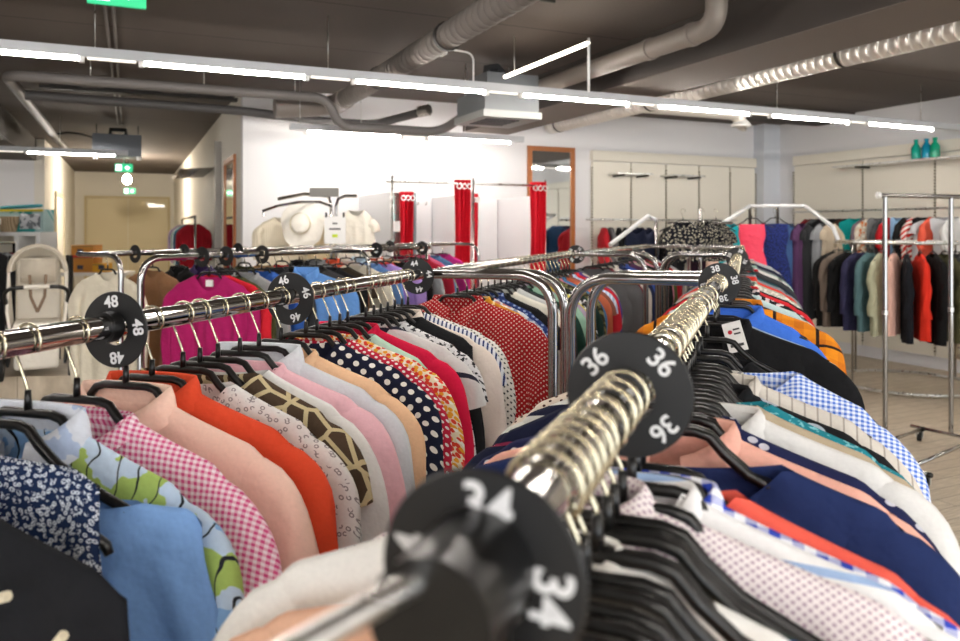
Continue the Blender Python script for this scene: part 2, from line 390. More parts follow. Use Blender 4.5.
# cable conduits on the ceiling
CAB = plain('cable', '#191716', .6)
t = thing('cable_conduit', 'pair of thin dark conduits running back along the ceiling at left', 'conduit', (0, 0, 0), TH)
for dx in (0, .05): part('conduit', MB().cyl((-.15+dx, 4.3, CEILZ-.02), (-.15+dx, 11.8, CEILZ-.02), .012, 8), plain('conduit_grey', '#6a6460', .5), t)
part('crossing_conduit', MB().cyl((-.1, 4.3, CEILZ-.02), (2.5, 4.3, CEILZ-.02), .013, 8), CAB, t)
t = thing('cable_tray', 'dark cable tray with loose wires above the lower pipe', 'cable tray', (0, 0, 0), TH)
part('tray', MB().box(-.8, 1.05, 8.5, 8.62, CEILZ-.12, CEILZ-.09), BAND, t, False)
for k in range(4):
    rnd = random.Random(k); part('wire', MB().tube([(-.8+.15*i, 8.52+.02*k, CEILZ-.09+rnd.uniform(-.03, .03)) for i in range(13)], .008, 6), CAB, t)
t = thing('cable_bundle', 'black cable drooping to the corridor heater', 'cable', (0, 0, 0), TH)
part('wire', MB().tube([(-.95+.18*i, 11.9, CEILZ-.2+.04*math.sin(i*1.3)) for i in range(5)], .014, 6), CAB, t)
t = thing('motion_sensor', 'small white lamp head on a bent arm beside the heater', 'sensor', room(2.25, 5.7), TH)
part('arm', MB().tube(arc_path([(.3, 0, EYE+1.2), (.3, 0, EYE+1.44), (.05, 0, EYE+1.46)], .06), .008, 8), WHITEP, t)
part('head', MB().box(-.1, .05, -.05, .05, EYE+1.40, EYE+1.45), WHITEP, t, False)
GREEN = plain('exit_green', '#0e8a5a', .5, 0, '#13a06a', .7)
def exit_sign(label, X, Y, zc, w, h):
    t = thing('exit_sign', label, 'sign', room(X, Y), TH)
    part('sign_box', MB().box(-w/2, w/2, 0, .03, zc-h/2, zc+h/2), GREEN, t, False)
    part('white_panel', MB().box(-w/2+.01, -w*.12, -.004, 0, zc-h/2+.015, zc+h/2-.015), plain('sign_white', '#e6f3f7', .5, 0, '#e6f3ff', .8), t, False)
    s = h*.3
    part('arrow', MB().add([(w*.2+x*s, -.003, zc+z*s) for x, z in ((0, 1), (1, 0), (0, -1), (-1, 0))], [(0, 1, 2, 3)]), plain('sign_white', '#e6f3f7', .5, 0, '#e6f3ff', .8), t, False)
    part('rod', MB().cyl((0, .015, zc+h/2), (0, .015, CEILZ), .008, 6), CHROME_W, t)
exit_sign('green exit sign with white arrow hanging below the corridor heater', -.08, 12.6, EYE+.93, .24, .12)
exit_sign('smaller green exit sign farther down the corridor, lower in the view', .0, 18.5, EYE+.86, .24, .13)
t = thing('pendant_lamp', 'small bright round lamp hanging in the corridor', 'light', room(-.05, 17), TH)
part('bulb', MB().lathe([(.001, -.1), (.06, -.07), (.085, 0), (.06, .07), (.001, .1)], 14, Matrix.Translation((0, 0, EYE+1.02))), plain('bulb_bright', '#ffffff', .4, 0, '#fff1dc', 240), t)
part('cord', MB().cyl((0, 0, EYE+1.1), (0, 0, CEILZ), .006, 6), BAND, t)
exit_sign('large green exit sign cut off at the top edge of the view', Xat(117, 4.1), 4.1, EYE+1.16, .26, .14)
t = thing('spotlight', 'white square ceiling lamp at the top edge right of centre', 'light', room(3.2, 3.3), TH)
part('lamp_head', MB().box(-.1, .1, -.04, .04, CEILZ-.12, CEILZ-.08), WHITEP, t, False)
part('stem', MB().cyl((0, 0, CEILZ-.09), (0, 0, CEILZ), .01, 8), WHITEP, t)

# ------------------------------------------------------------------ hangers, garments, discs, racks
def make_hanger(W=.20):
    b = MB(); pts = []
    def half(s): return [(s*.034, 0, -.082), (s*.048, 0, -.086), (s*.062, 0, -.102), (s*.085, 0, -.121), (s*.13, 0, -.143), (s*.17, 0, -.160), (s*(W-.008), 0, -.172), (s*(W-.004), 0, -.180)]
    pts = half(-1)[::-1]+[(0, 0, -.082)]+half(1)
    b.tube([Vector(p) for p in pts], [.0045]+[.0055]*(len(pts)-2)+[.0045], 8)
    b.tube([(0, 0, -.08), (0, 0, -.056)], [.0045, .0035], 8)
    h = MB(); R = .0188
    ps = [(R*math.cos(a), 0, R*math.sin(a)) for a in [math.radians(-40+ (235)*k/14) for k in range(15)]]
    ps += [(-.0178, .0, -.012), (-.0155, 0, -.02), (-.001, 0, -.053), (0, 0, -.062)]
    h.tube(ps, .0018, 6)
    return b.mesh('hanger_body', BLACKP, weld=0), h.mesh('hook', HOOK)
HB, HH = make_hanger()
def hanger(loc, rz, label, group=None, dz=0):
    t = thing('clothes_hanger', label, 'hanger', loc, rz, group)
    o = link('hanger_body', HB, t); 
    link('hook', HH, t)
    return t
def smooth(a): a = max(0, min(1, a)); return a*a*(3-2*a)

def garment_meshes(W=.22, L=.55, t=.013, nx=.062, z0=-.093, zs=-.151, dip=.05, flare=.035, sleeve=.5, seed=0, fold=.013, collar=None, nu=40, nh=18, sr=.042):
    rnd = random.Random(seed); ph = [rnd.uniform(0, 6.28) for _ in range(6)]; kk = [rnd.uniform(2.2, 4.2), rnd.uniform(5, 8)]
    zh = zs-L
    mb = MB(); vs = []; N = nu+1
    def ridge(u, side):
        a = abs(u)*W
        if a < nx:
            q = 1-(a/nx)**2
            return z0-(dip if side < 0 else dip*.18)*q
        f = (a-nx)/(W-nx); return z0+(zs-z0)*(f**.85)-.012*smooth((f-.8)/.2)
    for side in (-1, 1):
        for j in range(nh+1):
            hj = (j/nh)**1.7
            for i in range(N):
                u = math.sin((i/nu-.5)*PI); u = .35*u+.65*(2*i/nu-1)
                rz_ = ridge(u, side); z = rz_+(zh-rz_)*hj; h = rz_-z
                x = u*(W+flare*smooth(h/.25))
                e = max(0, 1-abs(u)**5)**.5
                th = (t*(1-math.exp(-h/.010))+t*.5*smooth(h/.3))*e
                A = fold*smooth(h/.22)
                w = A*(math.sin(kk[0]*PI*u+ph[0]+h*2)+.6*math.sin(kk[1]*PI*u+ph[1]-h*3))
                w += .002*math.sin(9*u+ph[2]+h*30)*smooth(h/.05)
                y = side*th+w
                if abs(u)*W < nx*.99 and j == 0: y = side*.006
                vs.append((x, y, z))
    fs = []
    for s in (0, 1):
        o = s*N*(nh+1)
        for j in range(nh):
            for i in range(nu): fs.append((o+j*N+i, o+j*N+i+1, o+(j+1)*N+i+1, o+(j+1)*N+i))
    mb.add(vs, fs)
    out = {'body': mb}
    if sleeve:
        for s, nm in ((-1, 'sl'), (1, 'sr')):
            m = MB(); n = 14; Ls = sleeve
            cs = [(W-.085, zs+.018-.033), (W-.045, zs-.002-.038), (W-.012, zs-.052), (W+.012, zs-.085), (W+.024, zs-.13), (W+.03, zs-.19)]
            k = 7
            for i in range(1, k+1): cs.append((W+.03+.012*i/k*math.sin(ph[4]), zs-.19-(Ls-.19)*i/k)) if Ls > .2 else None
            if Ls <= .2: cs = cs[:4 if Ls < .12 else 5]
            vs = []; n = 16
            raw = [(c[0], c[1], (.034, .039, sr, sr+.003, sr+.002)[i] if i < 5 else sr-.004*(i-4)/3, (.006, .011, t+.002, t+.006, t+.009)[i] if i < 5 else t+.010, float(i)) for i, c in enumerate(cs)]
            fine = []
            for i in range(len(raw)-1):
                a0, a1, a2, a3 = raw[max(0, i-1)], raw[i], raw[i+1], raw[min(len(raw)-1, i+2)]
                for tt in ((0, .33, .66) if i < 5 else (0, .5)):
                    fine.append(tuple(.5*(2*q1+(q2-q0)*tt+(2*q0-5*q1+4*q2-q3)*tt*tt+(3*q1-q0-3*q2+q3)*tt**3) for q0, q1, q2, q3 in zip(a0, a1, a2, a3)))
            fine.append(raw[-1]); cs = [c[:2] for c in fine]; m_ = len(cs)
            for ii, (cx, cz) in enumerate(cs):
                i = fine[ii][4]
                a = cs[max(0, ii-1)]; b = cs[min(m_-1, ii+1)]
                T = Vector((b[0]-a[0], 0, b[1]-a[1])).normalized(); Nn = Vector((-T.z, 0, T.x))
                if Nn.x < 0 and Nn.z < 0: Nn = -Nn
                rp, ry = fine[ii][2], fine[ii][3]
                wob = .006*math.sin(i*1.1+ph[3])
                for q in range(n):
                    an = 2*PI*q/n
                    v = Vector((cx, wob*smooth((i-2)/2), cz))+Nn*rp*math.cos(an)*(1+.06*math.sin(i*2.1+ph[5]))+Vector((0, 1, 0))*ry*math.sin(an)*(1+.3*math.sin(i*1.3+q*.9+ph[2])*smooth((i-1.5)/2))
                    vs.append((s*v.x, v.y, v.z))
            fs = []
            for i in range(m_-1):
                for q in range(n): fs.append((i*n+q, i*n+(q+1) % n, (i+1)*n+(q+1) % n, (i+1)*n+q))
            fs.append(tuple(range(n)))
            m.add(vs, fs); out[nm] = m
    if collar:
        m = MB(); nA = 26; vs = []; hgt = collar
        for k in range(nA+1):
            phi = -PI*.93+2*PI*.93*k/nA; fr = abs(phi)/PI
            a = nx+.006; b = .014; sx, sy = math.sin(phi), math.cos(phi)
            zb = z0-.012-.8*dip*smooth((fr-.5)*2)
            pt = .024*smooth((fr-.72)/.2)
            for (off, zz_) in ((0, zb-.004), (0, zb+hgt), (.003, zb+hgt+.003), (.008, zb+hgt*.6), (.013+.01*pt/.024, zb-.012-pt)):
                vs.append(((a+off)*sx, (b+off)*sy*(1 if sy > 0 else 1.15), zz_))
        fs = [(k*5+q, k*5+q+1, (k+1)*5+q+1, (k+1)*5+q) for k in range(nA) for q in range(4)]
        m.add(vs, fs); out['collar'] = m
    return out
SEED = [0]
def garment(desc, kind, mat, loc, rz, dz=0, mat2=None, group=None, label=None, hang=True, hlabel=None, sh=0, **k):
    SEED[0] += 1
    g = garment_meshes(seed=SEED[0], **k)
    t = thing(kind.replace(' ', '_'), label or desc, kind, (loc[0]+math.cos(rz)*sh, loc[1]+math.sin(rz)*sh, loc[2]+dz), rz, group)
    link('torso', g['body'].mesh('torso', mat, weld=.0004), t)
    for q in ('sl', 'sr'):
        if q in g: link('sleeve', g[q].mesh('sleeve', mat), t)
    if 'collar' in g: link('collar', g['collar'].mesh('collar', mat2 or mat), t)
    if hang: hanger(loc, rz, hlabel or 'black hanger holding the '+desc.split(' on ')[0].split(' hanging')[0], group.replace('clothes', 'hangers') if group else None)
    return t

def disc(num, loc, rz, roll, label, tilt=0, near=True, R=.05):
    t = thing('size_divider', label, 'size divider', loc, 0)
    t.rotation_euler = (0, tilt, rz)
    r, h = .0205, .0016
    # disc lies in the local x-z plane, its axis along local y; hole hangs over the rail
    M = Matrix.Translation((0, 0, -.005)) @ Matrix.Rotation(PI/2, 4, 'X')
    n = 48
    mb = MB().lathe([(r, -h), (R-.001, -h), (R, 0), (R-.001, h), (r, h), (r, -h)], n, M)
    link('disc', mb.mesh('disc', DISC, auto=.7), t)
    if near:
        me = textmesh(str(num), .0215, PRINT)
        for k in range(4):
            a = roll+k*PI/2
            o = link('number', me, t); o.location = (math.sin(a)*(R-.014), -h-.0004, -.005+math.cos(a)*(R-.014)); o.rotation_euler = (PI/2, a, 0)
    return t
def rack(label, p0, p1, z=1.475, half=.375, near=True, far=True, tube=.0155, group=None, side=1):
    p0 = Vector((*p0, 0)); p1 = Vector((*p1, 0)); dv = (p1-p0).normalized(); ang = math.atan2(dv.y, dv.x)-PI/2
    L = (p1-p0).length
    t = thing('clothes_rack', label, 'clothes rack', p0, ang)
    part('hanging_rail', MB().tube([(0, 0, z), (0, L, z)], tube, 20), CHROME, t)
    for on, y in ((near, 0), (far, L)):
        if not on: continue
        h = half
        path = arc_path([(-side*.012, y, z), (side*h, y, z), (side*h, y, .1)], .1, 9)
        part('end_frame', MB().tube(path, .014, 14), CHROME, t)
        part('foot_bar', MB().tube([(-h-.06, y, .085), (h+.06, y, .085)], .0125, 10), CHROME, t)
        for s in (-1, 1):
            c = part('caster', MB().cyl((s*(h+.03)-.012, y, .03), (s*(h+.03)+.012, y, .03), .03, 16), RUBBER, t)
            part('caster_fork', MB().box(s*(h+.03)-.018, s*(h+.03)-.013, y-.012, y+.012, .03, .08).box(s*(h+.03)+.013, s*(h+.03)+.018, y-.012, y+.012, .03, .08), CHROME_W, c, False)
    part('lower_rail', MB().tube([(0, 0, .085), (0, L, .085)], .0125, 10), CHROME, t)
    return t, dv, ang

# lane lines
A0 = Vector((-.521, .831)); Ad = Vector((.351, 1.339)).normalized()
Astart = A0-Ad*.42; Aend = A0+Ad*1.415
Bd = Vector((math.sin(math.radians(20.3)), math.cos(math.radians(20.3)))); B0 = Vector((-.004, .275)); Bend = B0+Bd*1.71
Cd = Vector((.484, 1.40)).normalized(); C0 = Vector((-.115, 2.27)); Cend = C0+Cd*1.85
H0 = Vector((.668, 2.04)); Hd = Vector((math.sin(math.radians(19.2)), math.cos(math.radians(19.2)))); Hend = H0+Hd*1.88
G0 = Vector((.60, 4.22)); Gd = Vector((.42, 1.0)).normalized(); Gend = G0+Gd*1.85
I0 = Vector((1.32, 3.85)); Id = Vector((.34, 1.0)).normalized(); Iend = I0+Id*1.85
Z = 1.475
def ang(d): return math.atan2(d.y, d.x)-PI/2
rack('chrome rack at left foreground carrying the size 48 to 44 blouses', Astart, Aend)
rack('chrome rack in the second row, behind the size 44 end frame', C0, Cend)
rack('chrome rack behind the foreground size 38 end, with the orange plaid shirt', H0, Hend, side=-1)
rack('third chrome rack of the left lane, ending near the wall of bags', G0, Gend)
rack('third chrome rack of the right lane, in front of the floral tops', I0, Iend, side=-1)
tB, _, _ = rack('chrome rack running from the bottom centre to the size 38 disc', B0, Bend, near=False, side=-1)
part('end_post', MB().cyl((0, 0, .1), (0, 0, Z-.014), .0125, 14), CHROME, tB)
part('rail_joint', MB().tube([(0, -.035, Z), (0, .03, Z)], .0215, 20).tube([(0, -.01, Z-.01), (0, -.01, Z-.06)], .018, 14), BLACKP, tB)
part('end_arm', MB().tube([(0, -.012, Z-.0), (0.0, -.014, Z+.012), (-.012, -.055, Z+.012), (-.105, -.40, Z+.012)], .0045, 12), CHROME_W, tB)
part('foot_bar', MB().tube([(-.35, 0, .085), (.35, 0, .085)], .0125, 10), CHROME, tB)

def on(line0, d, D=None, u=None):
    """point of a rail at depth D, or where sight column u crosses it"""
    if D is None:
        k = (u-480)/F
        # (x0+dx*s) = k*(y0+dy*s)
        s = (k*line0.y-line0.x)/(d.x-k*d.y)
    else: s = (D-line0.y)/d.y
    p = line0+d*s
    return Vector((p.x, p.y, Z))

R0 = random.Random(7)
# ---- rack A : description, kind, material, u of the hook (or D), options
fa = fabric
A = [
 ('black top with cream piping at the bottom left corner', 'top', fa('#17181c'), ('D', .70), dict(sleeve=0, nx=.05, dz=-.008, pip=1, rot=-2, L=.6, sh=.052, W=.23, hang=False)),
 ('navy sleeveless dress with small white leaf marks', 'dress', fa('#152648', 'marks', '#dfe6ee', s=165, r=.36), ('D', .765), dict(sleeve=0, nx=.03, dip=.01, z0=-.088, zs=-.10, W=.185, rot=1, L=.8)),
 ('plain sky blue dress with a wide neck', 'dress', fa('#7ba3d8'), ('u', -8), dict(nx=.175, dip=.02, sleeve=0, L=.8, W=.245, sh=.012, fold=.02, z0=-.15)),
 ('white blouse with green leaves and dark lines', 'blouse', fa('#c3d6ea', 'leaf', '#a9c267', '#23262c'), ('u', 28), dict(collar=.03, sleeve=.5, nx=.07, mat2=fa('#d5dae4', 'speckle', '#aebfdc', s=20, r=.56))),
 ('pink and white gingham shirt', 'shirt', fa('#f4e3e8', 'gingham', '#d64f86', s=125), ('u', 77), dict(collar=.008, nx=.075, sleeve=.26)),
 ('dusty beige pink blouse with pleated shoulder', 'blouse', fa('#ecc9b6'), ('u', 126), dict(collar=.026, sleeve=.5)),
 ('burnt orange blouse', 'blouse', fa('#d2492a'), ('u', 152), dict(collar=.024, sleeve=.5)),
 ('off white blouse with small grey flower prints', 'blouse', fa('#dcdcd8', 'marks', '#8d8a8a', s=75, r=.28), ('u', 183), dict(nx=.085, sleeve=.3)),
 ('brown and cream giraffe print top', 'top', fa('#c9b991', 'giraffe', '#4a3a2c', s=26, r=.09), ('u', 200), dict(nx=.10, sleeve=.18)),
 ('pale white cotton shirt', 'shirt', fa('#e9e8e6'), ('u', 218), dict(nx=.09, sleeve=.5)),
 ('light pink shirt with a red dot at the collar', 'shirt', fa('#f0bfc9'), ('u', 240), dict(collar=.01, nx=.07, sleeve=.5)),
 ('pale grey blue shirt', 'shirt', fa('#d8dde2'), ('u', 259), dict(collar=.03, sleeve=.5, nx=.07)),
 ('light peach blouse', 'blouse', fa('#f4c8a0'), ('u', 281), dict(collar=.012, sleeve=.42, fold=.013)),
 ('navy blouse with large white polka dots', 'blouse', fa('#171c33', 'dots', '#f1efe9', s=44, r=.27), ('u', 306), dict(nx=.07, sleeve=.4)),
 ('red blouse with small white dots', 'blouse', fa('#c42440', 'dots', '#f1efe9', s=85, r=.27), ('u', 317), dict(nx=.075, sleeve=.4)),
 ('orange and yellow floral blouse', 'blouse', fa('#e8ddc0', 'floral', '#d8432c', '#e3a22c', s=105, r=.5), ('u', 330), dict(collar=.008, sleeve=.4)),
 ('mint green top', 'top', fa('#b9d5c6'), ('u', 340), dict(nx=.08, sleeve=0, W=.2)),
 ('crimson pink jacket', 'jacket', fa('#c8143e'), ('u', 348), dict(collar=.014, sleeve=.6, dz=.01)),
 ('light grey top with zebra neck trim', 'top', fa('#d5d5d2', 'stripe', '#2a2c3c', s=9, r=.12), ('u', 366), dict(nx=.07, sleeve=.2)),
 ('white blouse with black lace edge', 'blouse', fa('#dadada', 'speckle', '#2c2c30', s=90, r=.55), ('u', 374), dict(nx=.08, sleeve=.2)),
 ('dark brown leopard print top', 'top', fa('#3a1f16', 'rdots', '#7c4a2a', s=130, r=.3), ('u', 381), dict(nx=.12, sleeve=0, W=.2, z0=-.13)),
 ('black sleeveless top', 'top', fa('#1c1c1e'), ('u', 388), dict(nx=.09, sleeve=0)),
 ('cream blouse with narrow collar', 'blouse', fa('#e4d6cb'), ('u', 395), dict(collar=.022, sleeve=.55, W=.225)),
 ('white and navy striped top', 'top', fa('#e0e2e6', 'vstripe', '#27386a', s=90, r=.4), ('u', 402), dict(sleeve=.2)),
 ('black white and coral geometric print blouse', 'blouse', fa('#e8e4dc', 'geo', '#16191f', s=60), ('u', 408), dict(sleeve=.5, W=.225)),
]
def place(lst, line0, d, phrase, group=None, Zr=Z, rev=False):
    for desc, kind, mat, (how, val), o in lst:
        o = dict(o)
        p = on(line0, d, **({'D': val} if how == 'D' else {'u': val}))
        rot = math.radians(o.pop('rot', R0.uniform(-2.5, 2.5))); dz = o.pop('dz', 0)+R0.uniform(-.004, .004); pip = o.pop('pip', 0); tg = o.pop('tag', 0)
        rz = ang(d)+rot; sh = o.pop('sh', 0)
        g = garment(desc, kind, mat, p, rz, dz=dz, sh=sh, label=desc+' '+phrase, group='clothes '+phrase, **o)
        if pip:
            CRM = fabric('#d9cfb4')
            for s in (-1, 1):
                ps = [(.214, -.170), (.207, -.178), (.203, -.188), (.212, -.2), (.235, -.22), (.25, -.26), (.255, -.35)] if s > 0 else [(.06, -.25), (.085, -.20), (.10, -.175), (.125, -.16), (.16, -.148)]
                part('piping', MB().tube([(a, -.048, b) for a, b in ps], .0042, 8), CRM, g)
        if tg:
            q = part('price_tag', MB().box(-.017, .017, -.001, .001, -.055, 0), plain('tag_card', '#dcdad6', .6), g, False)
            q.location = (.035, -.05, -.085); q.rotation_euler = (-.25, -.3, 0); q.scale = (1.15, 1.15, 1.15)
            part('red_mark', MB().lathe([(.0001, -.0005), (.004, -.0005), (.004, .0005), (.0001, .0005)], 10, Matrix.Translation((-.006, -.002, -.018)) @ Matrix.Rotation(PI/2, 4, 'X')), plain('red_mark', '#b0122a', .6), q)
            part('printed_lines', MB().box(-.012, .012, -.0016, -.001, -.046, -.041).box(0, .012, -.0016, -.001, -.016, -.013).box(0, .012, -.0016, -.001, -.024, -.021), plain('tag_print', '#3a3a3a', .6), q, False)
place(A, A0, Ad, 'on the left foreground rack')
# ---- rack B
B = [
 ('tan knitted top', 'top', fa('#dcae92'), ('D', .455), dict(sleeve=.3, nx=.05, W=.215, sh=-.02, zs=-.145, rot=2, dz=.006)),
 ('white shirt with a buttoned band', 'shirt', fa('#e6e4de'), ('D', .49), dict(collar=.008, sleeve=.3, nx=.06, W=.19, sh=-.055, zs=-.145, rot=2, dz=.018)),
 ('dark green and navy floral top', 'top', fa('#35443c', 'floral', '#c2a566', '#2b3f78', s=75, r=.5), ('D', .52), dict(sleeve=.2, nx=.06, W=.2, sh=-.045, zs=-.14)),
 ('medium blue denim top', 'top', fa('#7f9cc9'), ('D', .545), dict(sleeve=0, nx=.085, z0=-.115, W=.17, sh=-.06)),
 ('cream blouse with tiny mauve dots', 'blouse', fa('#eae0de', 'dots', '#b39aa6', s=190, r=.3), ('D', .575), dict(sleeve=.4, nx=.02, dip=.02, z0=-.078, zs=-.148, sh=-.012, dz=.01, collar=.012)),
 ('white shirt with pale blue edging', 'shirt', fa('#ecebea', 'stripe', '#9fb9dd', s=14, r=.12), ('D', .616), dict(collar=.014, nx=.04, sleeve=.5, z0=-.084, dz=.006)),
 ('royal blue and white gingham shirt', 'shirt', fa('#f2f3f9', 'gingham', '#2b45b4', s=58), ('D', .64), dict(collar=.018, nx=.055, sleeve=.5, z0=-.09)),
 ('coral red cotton top', 'top', fa('#e55d4c'), ('D', .665), dict(sleeve=.4, nx=.08)),
 ('plain navy blue jacket', 'jacket', fa('#1c2b57'), ('D', .795), dict(sleeve=.55, nx=.12, dip=.07, z0=-.112, W=.225, fold=.014)),
 ('salmon pink collared blouse', 'blouse', fa('#eeb29f'), ('D', .845), dict(collar=.02, sleeve=.55, W=.225)),
 ('navy blouse with rows of white marks', 'blouse', fa('#1b2148', 'rdots', '#c9c9d2', s=30, r=.16), ('D', .89), dict(collar=.012, sleeve=.5, W=.225)),
 ('off white linen shirt', 'shirt', fa('#dcdad6'), ('D', .93), dict(collar=.014, sleeve=.55, W=.22, sh=.025)),
 ('dark navy cardigan with a pink seam', 'cardigan', fa('#141a34', 'stripe', '#8c2a4a', s=6, r=.03), ('D', .955), dict(sleeve=.4, W=.20, sh=-.04, nx=.09)),
 ('sand beige cardigan', 'cardigan', fa('#b5a48a'), ('D', .98), dict(sleeve=.55, W=.21, sh=.03)),
 ('teal speckled lace top', 'top', fa('#1f7f8c', 'speckle', '#7fc0c8', s=110, r=.58), ('D', 1.015), dict(sleeve=.1, nx=.085, sh=.02)),
 ('white top with navy brush stripes', 'top', fa('#dfe0da', 'stripe', '#1b1f38', s=20, r=.4), ('D', 1.05), dict(sleeve=.2, nx=.08, W=.2, sh=-.045)),
 ('black top with big pale dots', 'top', fa('#17171a', 'dots', '#b5bac2', s=14, r=.22), ('D', 1.075), dict(collar=.012, sleeve=.1, sh=.01)),
 ('cream top with small brown dots', 'top', fa('#dfd2c3', 'dots', '#4a2a22', s=75, r=.2), ('D', 1.11), dict(sleeve=.1, nx=.08, W=.2, sh=-.05)),
 ('warm grey pleated blouse', 'blouse', fa('#d5cdc2', 'vstripe', '#a89f94', s=60, r=.15), ('D', 1.14), dict(collar=.012, sleeve=.3, sh=.02)),
 ('blue and white mini gingham shirt', 'shirt', fa('#e4ebf7', 'gingham', '#4c74cc', s=130), ('D', 1.24), dict(sleeve=.5, W=.20, sh=.06, nx=.09)),
 ('white satin shirt', 'shirt', fa('#dad8d2', 'geo', '#8d8f92', s=40), ('D', 1.165), dict(collar=.012, sleeve=.2, W=.21)),
 ('plain black crew top', 'top', fa('#141416'), ('D', 1.30), dict(sleeve=0, W=.16, nx=.08)),
 ('cream white cardigan', 'cardigan', fa('#d9d3c6'), ('D', 1.45), dict(collar=.02, sleeve=0, W=.15, nx=.05, sh=-.03, dz=-.02)),
 ('black blouse with a white price tag', 'blouse', fa('#101012'), ('D', 1.69), dict(collar=.02, sleeve=.5, W=.23, dz=.01, tag=1)),
 ('white blouse with turquoise shoulder', 'blouse', fa('#dfe5e6', 'stripe', '#1d7f9c', s=7, r=.2), ('D', 1.735), dict(sleeve=.5, W=.235, dz=.006)),
 ('denim blue shirt', 'shirt', fa('#6d92c4'), ('D', 1.78), dict(collar=.012, sleeve=.5)),
 ('grey blue chambray blouse', 'blouse', fa('#8fa3b8'), ('D', 1.82), dict(sleeve=.4)),
]
place(B, B0, Bd, 'on the centre foreground rack')
# empty nested hangers crowding the near end and the middle of the centre rack
for k, (D, w) in enumerate(((.37, 'closest to the viewpoint'), (.388, 'second closest to the viewpoint'), (.405, 'third closest to the viewpoint'), (.42, 'fourth closest to the viewpoint'), (.44, 'fifth, just in front of the tan top'),
                            (.487, 'between the tan top and the buttoned white shirt'), (.523, 'just in front of the dark floral top'),
                           (.805, 'just behind the navy jacket'), (.855, 'behind the salmon blouse'), (.905, 'behind the navy marked blouse'))):
    hanger(on(B0, Bd, D=D), ang(Bd)+R0.uniform(-.03, .03), 'bare black hanger on the centre rack, '+w)
# ---- simple ones for further racks: auto list
def autofill(cols, line0, d, phrase, Ds, **kw):
    prev = None
    n = len(cols)
    for i, (nm, kind, mat) in enumerate(cols):
        D = Ds[0]+(Ds[1]-Ds[0])*i/max(1, n-1)
        p = on(line0, d, D=D)
        nb = cols[i-1][0] if i else 'end frame'
        nx_ = cols[i+1][0] if i < n-1 else 'end frame'
        lab = '%s %s on %s, %s to %s' % (nm, kind, phrase, nb, nx_) if 0 else '%s %s on %s, between %s and %s' % (nm, kind, phrase, nb, nx_)
        if len(lab.split()) > 16: lab = '%s %s on %s, behind %s' % (nm, kind, phrase, nb)
        q = dict(nu=20, nh=10, sleeve=R0.choice((.15, .3, .5, .5)), collar=R0.choice((None, .012, .02)), nx=.07, W=R0.uniform(.2, .225))
        q.update(kw); 
        garment(nm+' '+kind, kind, mat, p, ang(d)+math.radians(R0.uniform(-4, 4)), dz=R0.uniform(-.008, .008), label=lab, group='clothes on '+phrase, hlabel='black hanger holding the '+nm+' '+kind+' on '+phrase, **q)
Cc = [
 ('red white-dotted', 'blouse', fa('#a3161f', 'dots', '#e8d2c8', s=88, r=.2)), ('mustard plaid', 'shirt', fa('#d99a2b', 'plaid', '#c47d1c', '#e8cf90', s=22)),
 ('pale blue rose print', 'blouse', fa('#c9cdd6', 'floral', '#7b86a6', '#c47a70', s=40, r=.4)), ('navy mosaic print', 'blouse', fa('#22366e', 'rdots', '#8ea2cc', s=55, r=.25)),
 ('black', 'top', fa('#19191b')), ('ivory', 'blouse', fa('#e0dccf')), ('grey white', 'shirt', fa('#c6c9c8')), ('charcoal', 'top', fa('#2d2f31')), ('deep green', 'blouse', fa('#1b3a30')),
 ('mint', 'top', fa('#8fb59f')), ('lilac grey', 'top', fa('#a391a8')), ('lemon', 'top', fa('#cdc04a')), ('black and white', 'jacket', fa('#202020', 'speckle', '#dddddd', s=60, r=.58)),
 ('bottle green', 'jacket', fa('#142c26')), ('olive print', 'blouse', fa('#6d6a45', 'speckle', '#2c2a1c', s=50, r=.5)), ('dusty rose', 'blouse', fa('#b06a78')), ('denim', 'shirt', fa('#3f6690')),
 ('terracotta', 'blouse', fa('#ad5a3c')), ('dark rust', 'blouse', fa('#7c4a3c')), ('sky striped', 'shirt', fa('#a5b9d6', 'vstripe', '#e6ebf2', s=60)), ('red', 'cardigan', fa('#b51f2b')), ('violet', 'top', fa('#4b3a78')),
 ('cream', 'cardigan', fa('#d8cfba')),
]
autofill(Cc[:1], C0, Cd, 'the second row rack', (2.40, 2.4), collar=.016, W=.235, sleeve=.5)
autofill(Cc[1:], C0, Cd, 'the second row rack', (2.48, 3.93))
Hc = [
 ('cobalt', 'top', fa('#3e70cf')), ('bright yellow', 'top', fa('#ecd62c')),
 ('orange plaid', 'shirt', fa('#e08a1c', 'plaid', '#c8701a', '#2a1c18', s=18)), ('slate', 'top', fa('#4d5560')), ('soft grey', 'cardigan', fa('#a3a09c')),
 ('pale aqua', 'blouse', fa('#b9cfcf')), ('black red floral', 'blouse', fa('#15151a', 'rdots', '#d9c9c9', s=40, r=.3)), ('forest green', 'top', fa('#1f3b30')), ('scarlet', 'cardigan', fa('#c0222a')),
 ('jet black', 'top', fa('#141416')), ('cream lace', 'blouse', fa('#dcd6cc', 'speckle', '#b5ada0', s=60, r=.5)), ('sage', 'top', fa('#8fa093')), ('warm red', 'top', fa('#cf3d33')),
 ('ash grey', 'blouse', fa('#7e8286')), ('white print', 'blouse', fa('#d0d2d2', 'speckle', '#55606a', s=50, r=.55)), ('dark teal', 'top', fa('#1f4f55')), ('ink', 'cardigan', fa('#1c2230')),
]
autofill(Hc[:2], H0, Hd, 'the rack behind size 38, near end', (2.08, 2.15), sleeve=.15, W=.185)
autofill(Hc[2:3], H0, Hd, 'the rack behind size 38', (2.21, 2.21), sleeve=.4, W=.235)
autofill(Hc[3:], H0, Hd, 'the rack behind size 38', (2.29, 3.78), sleeve=.4)
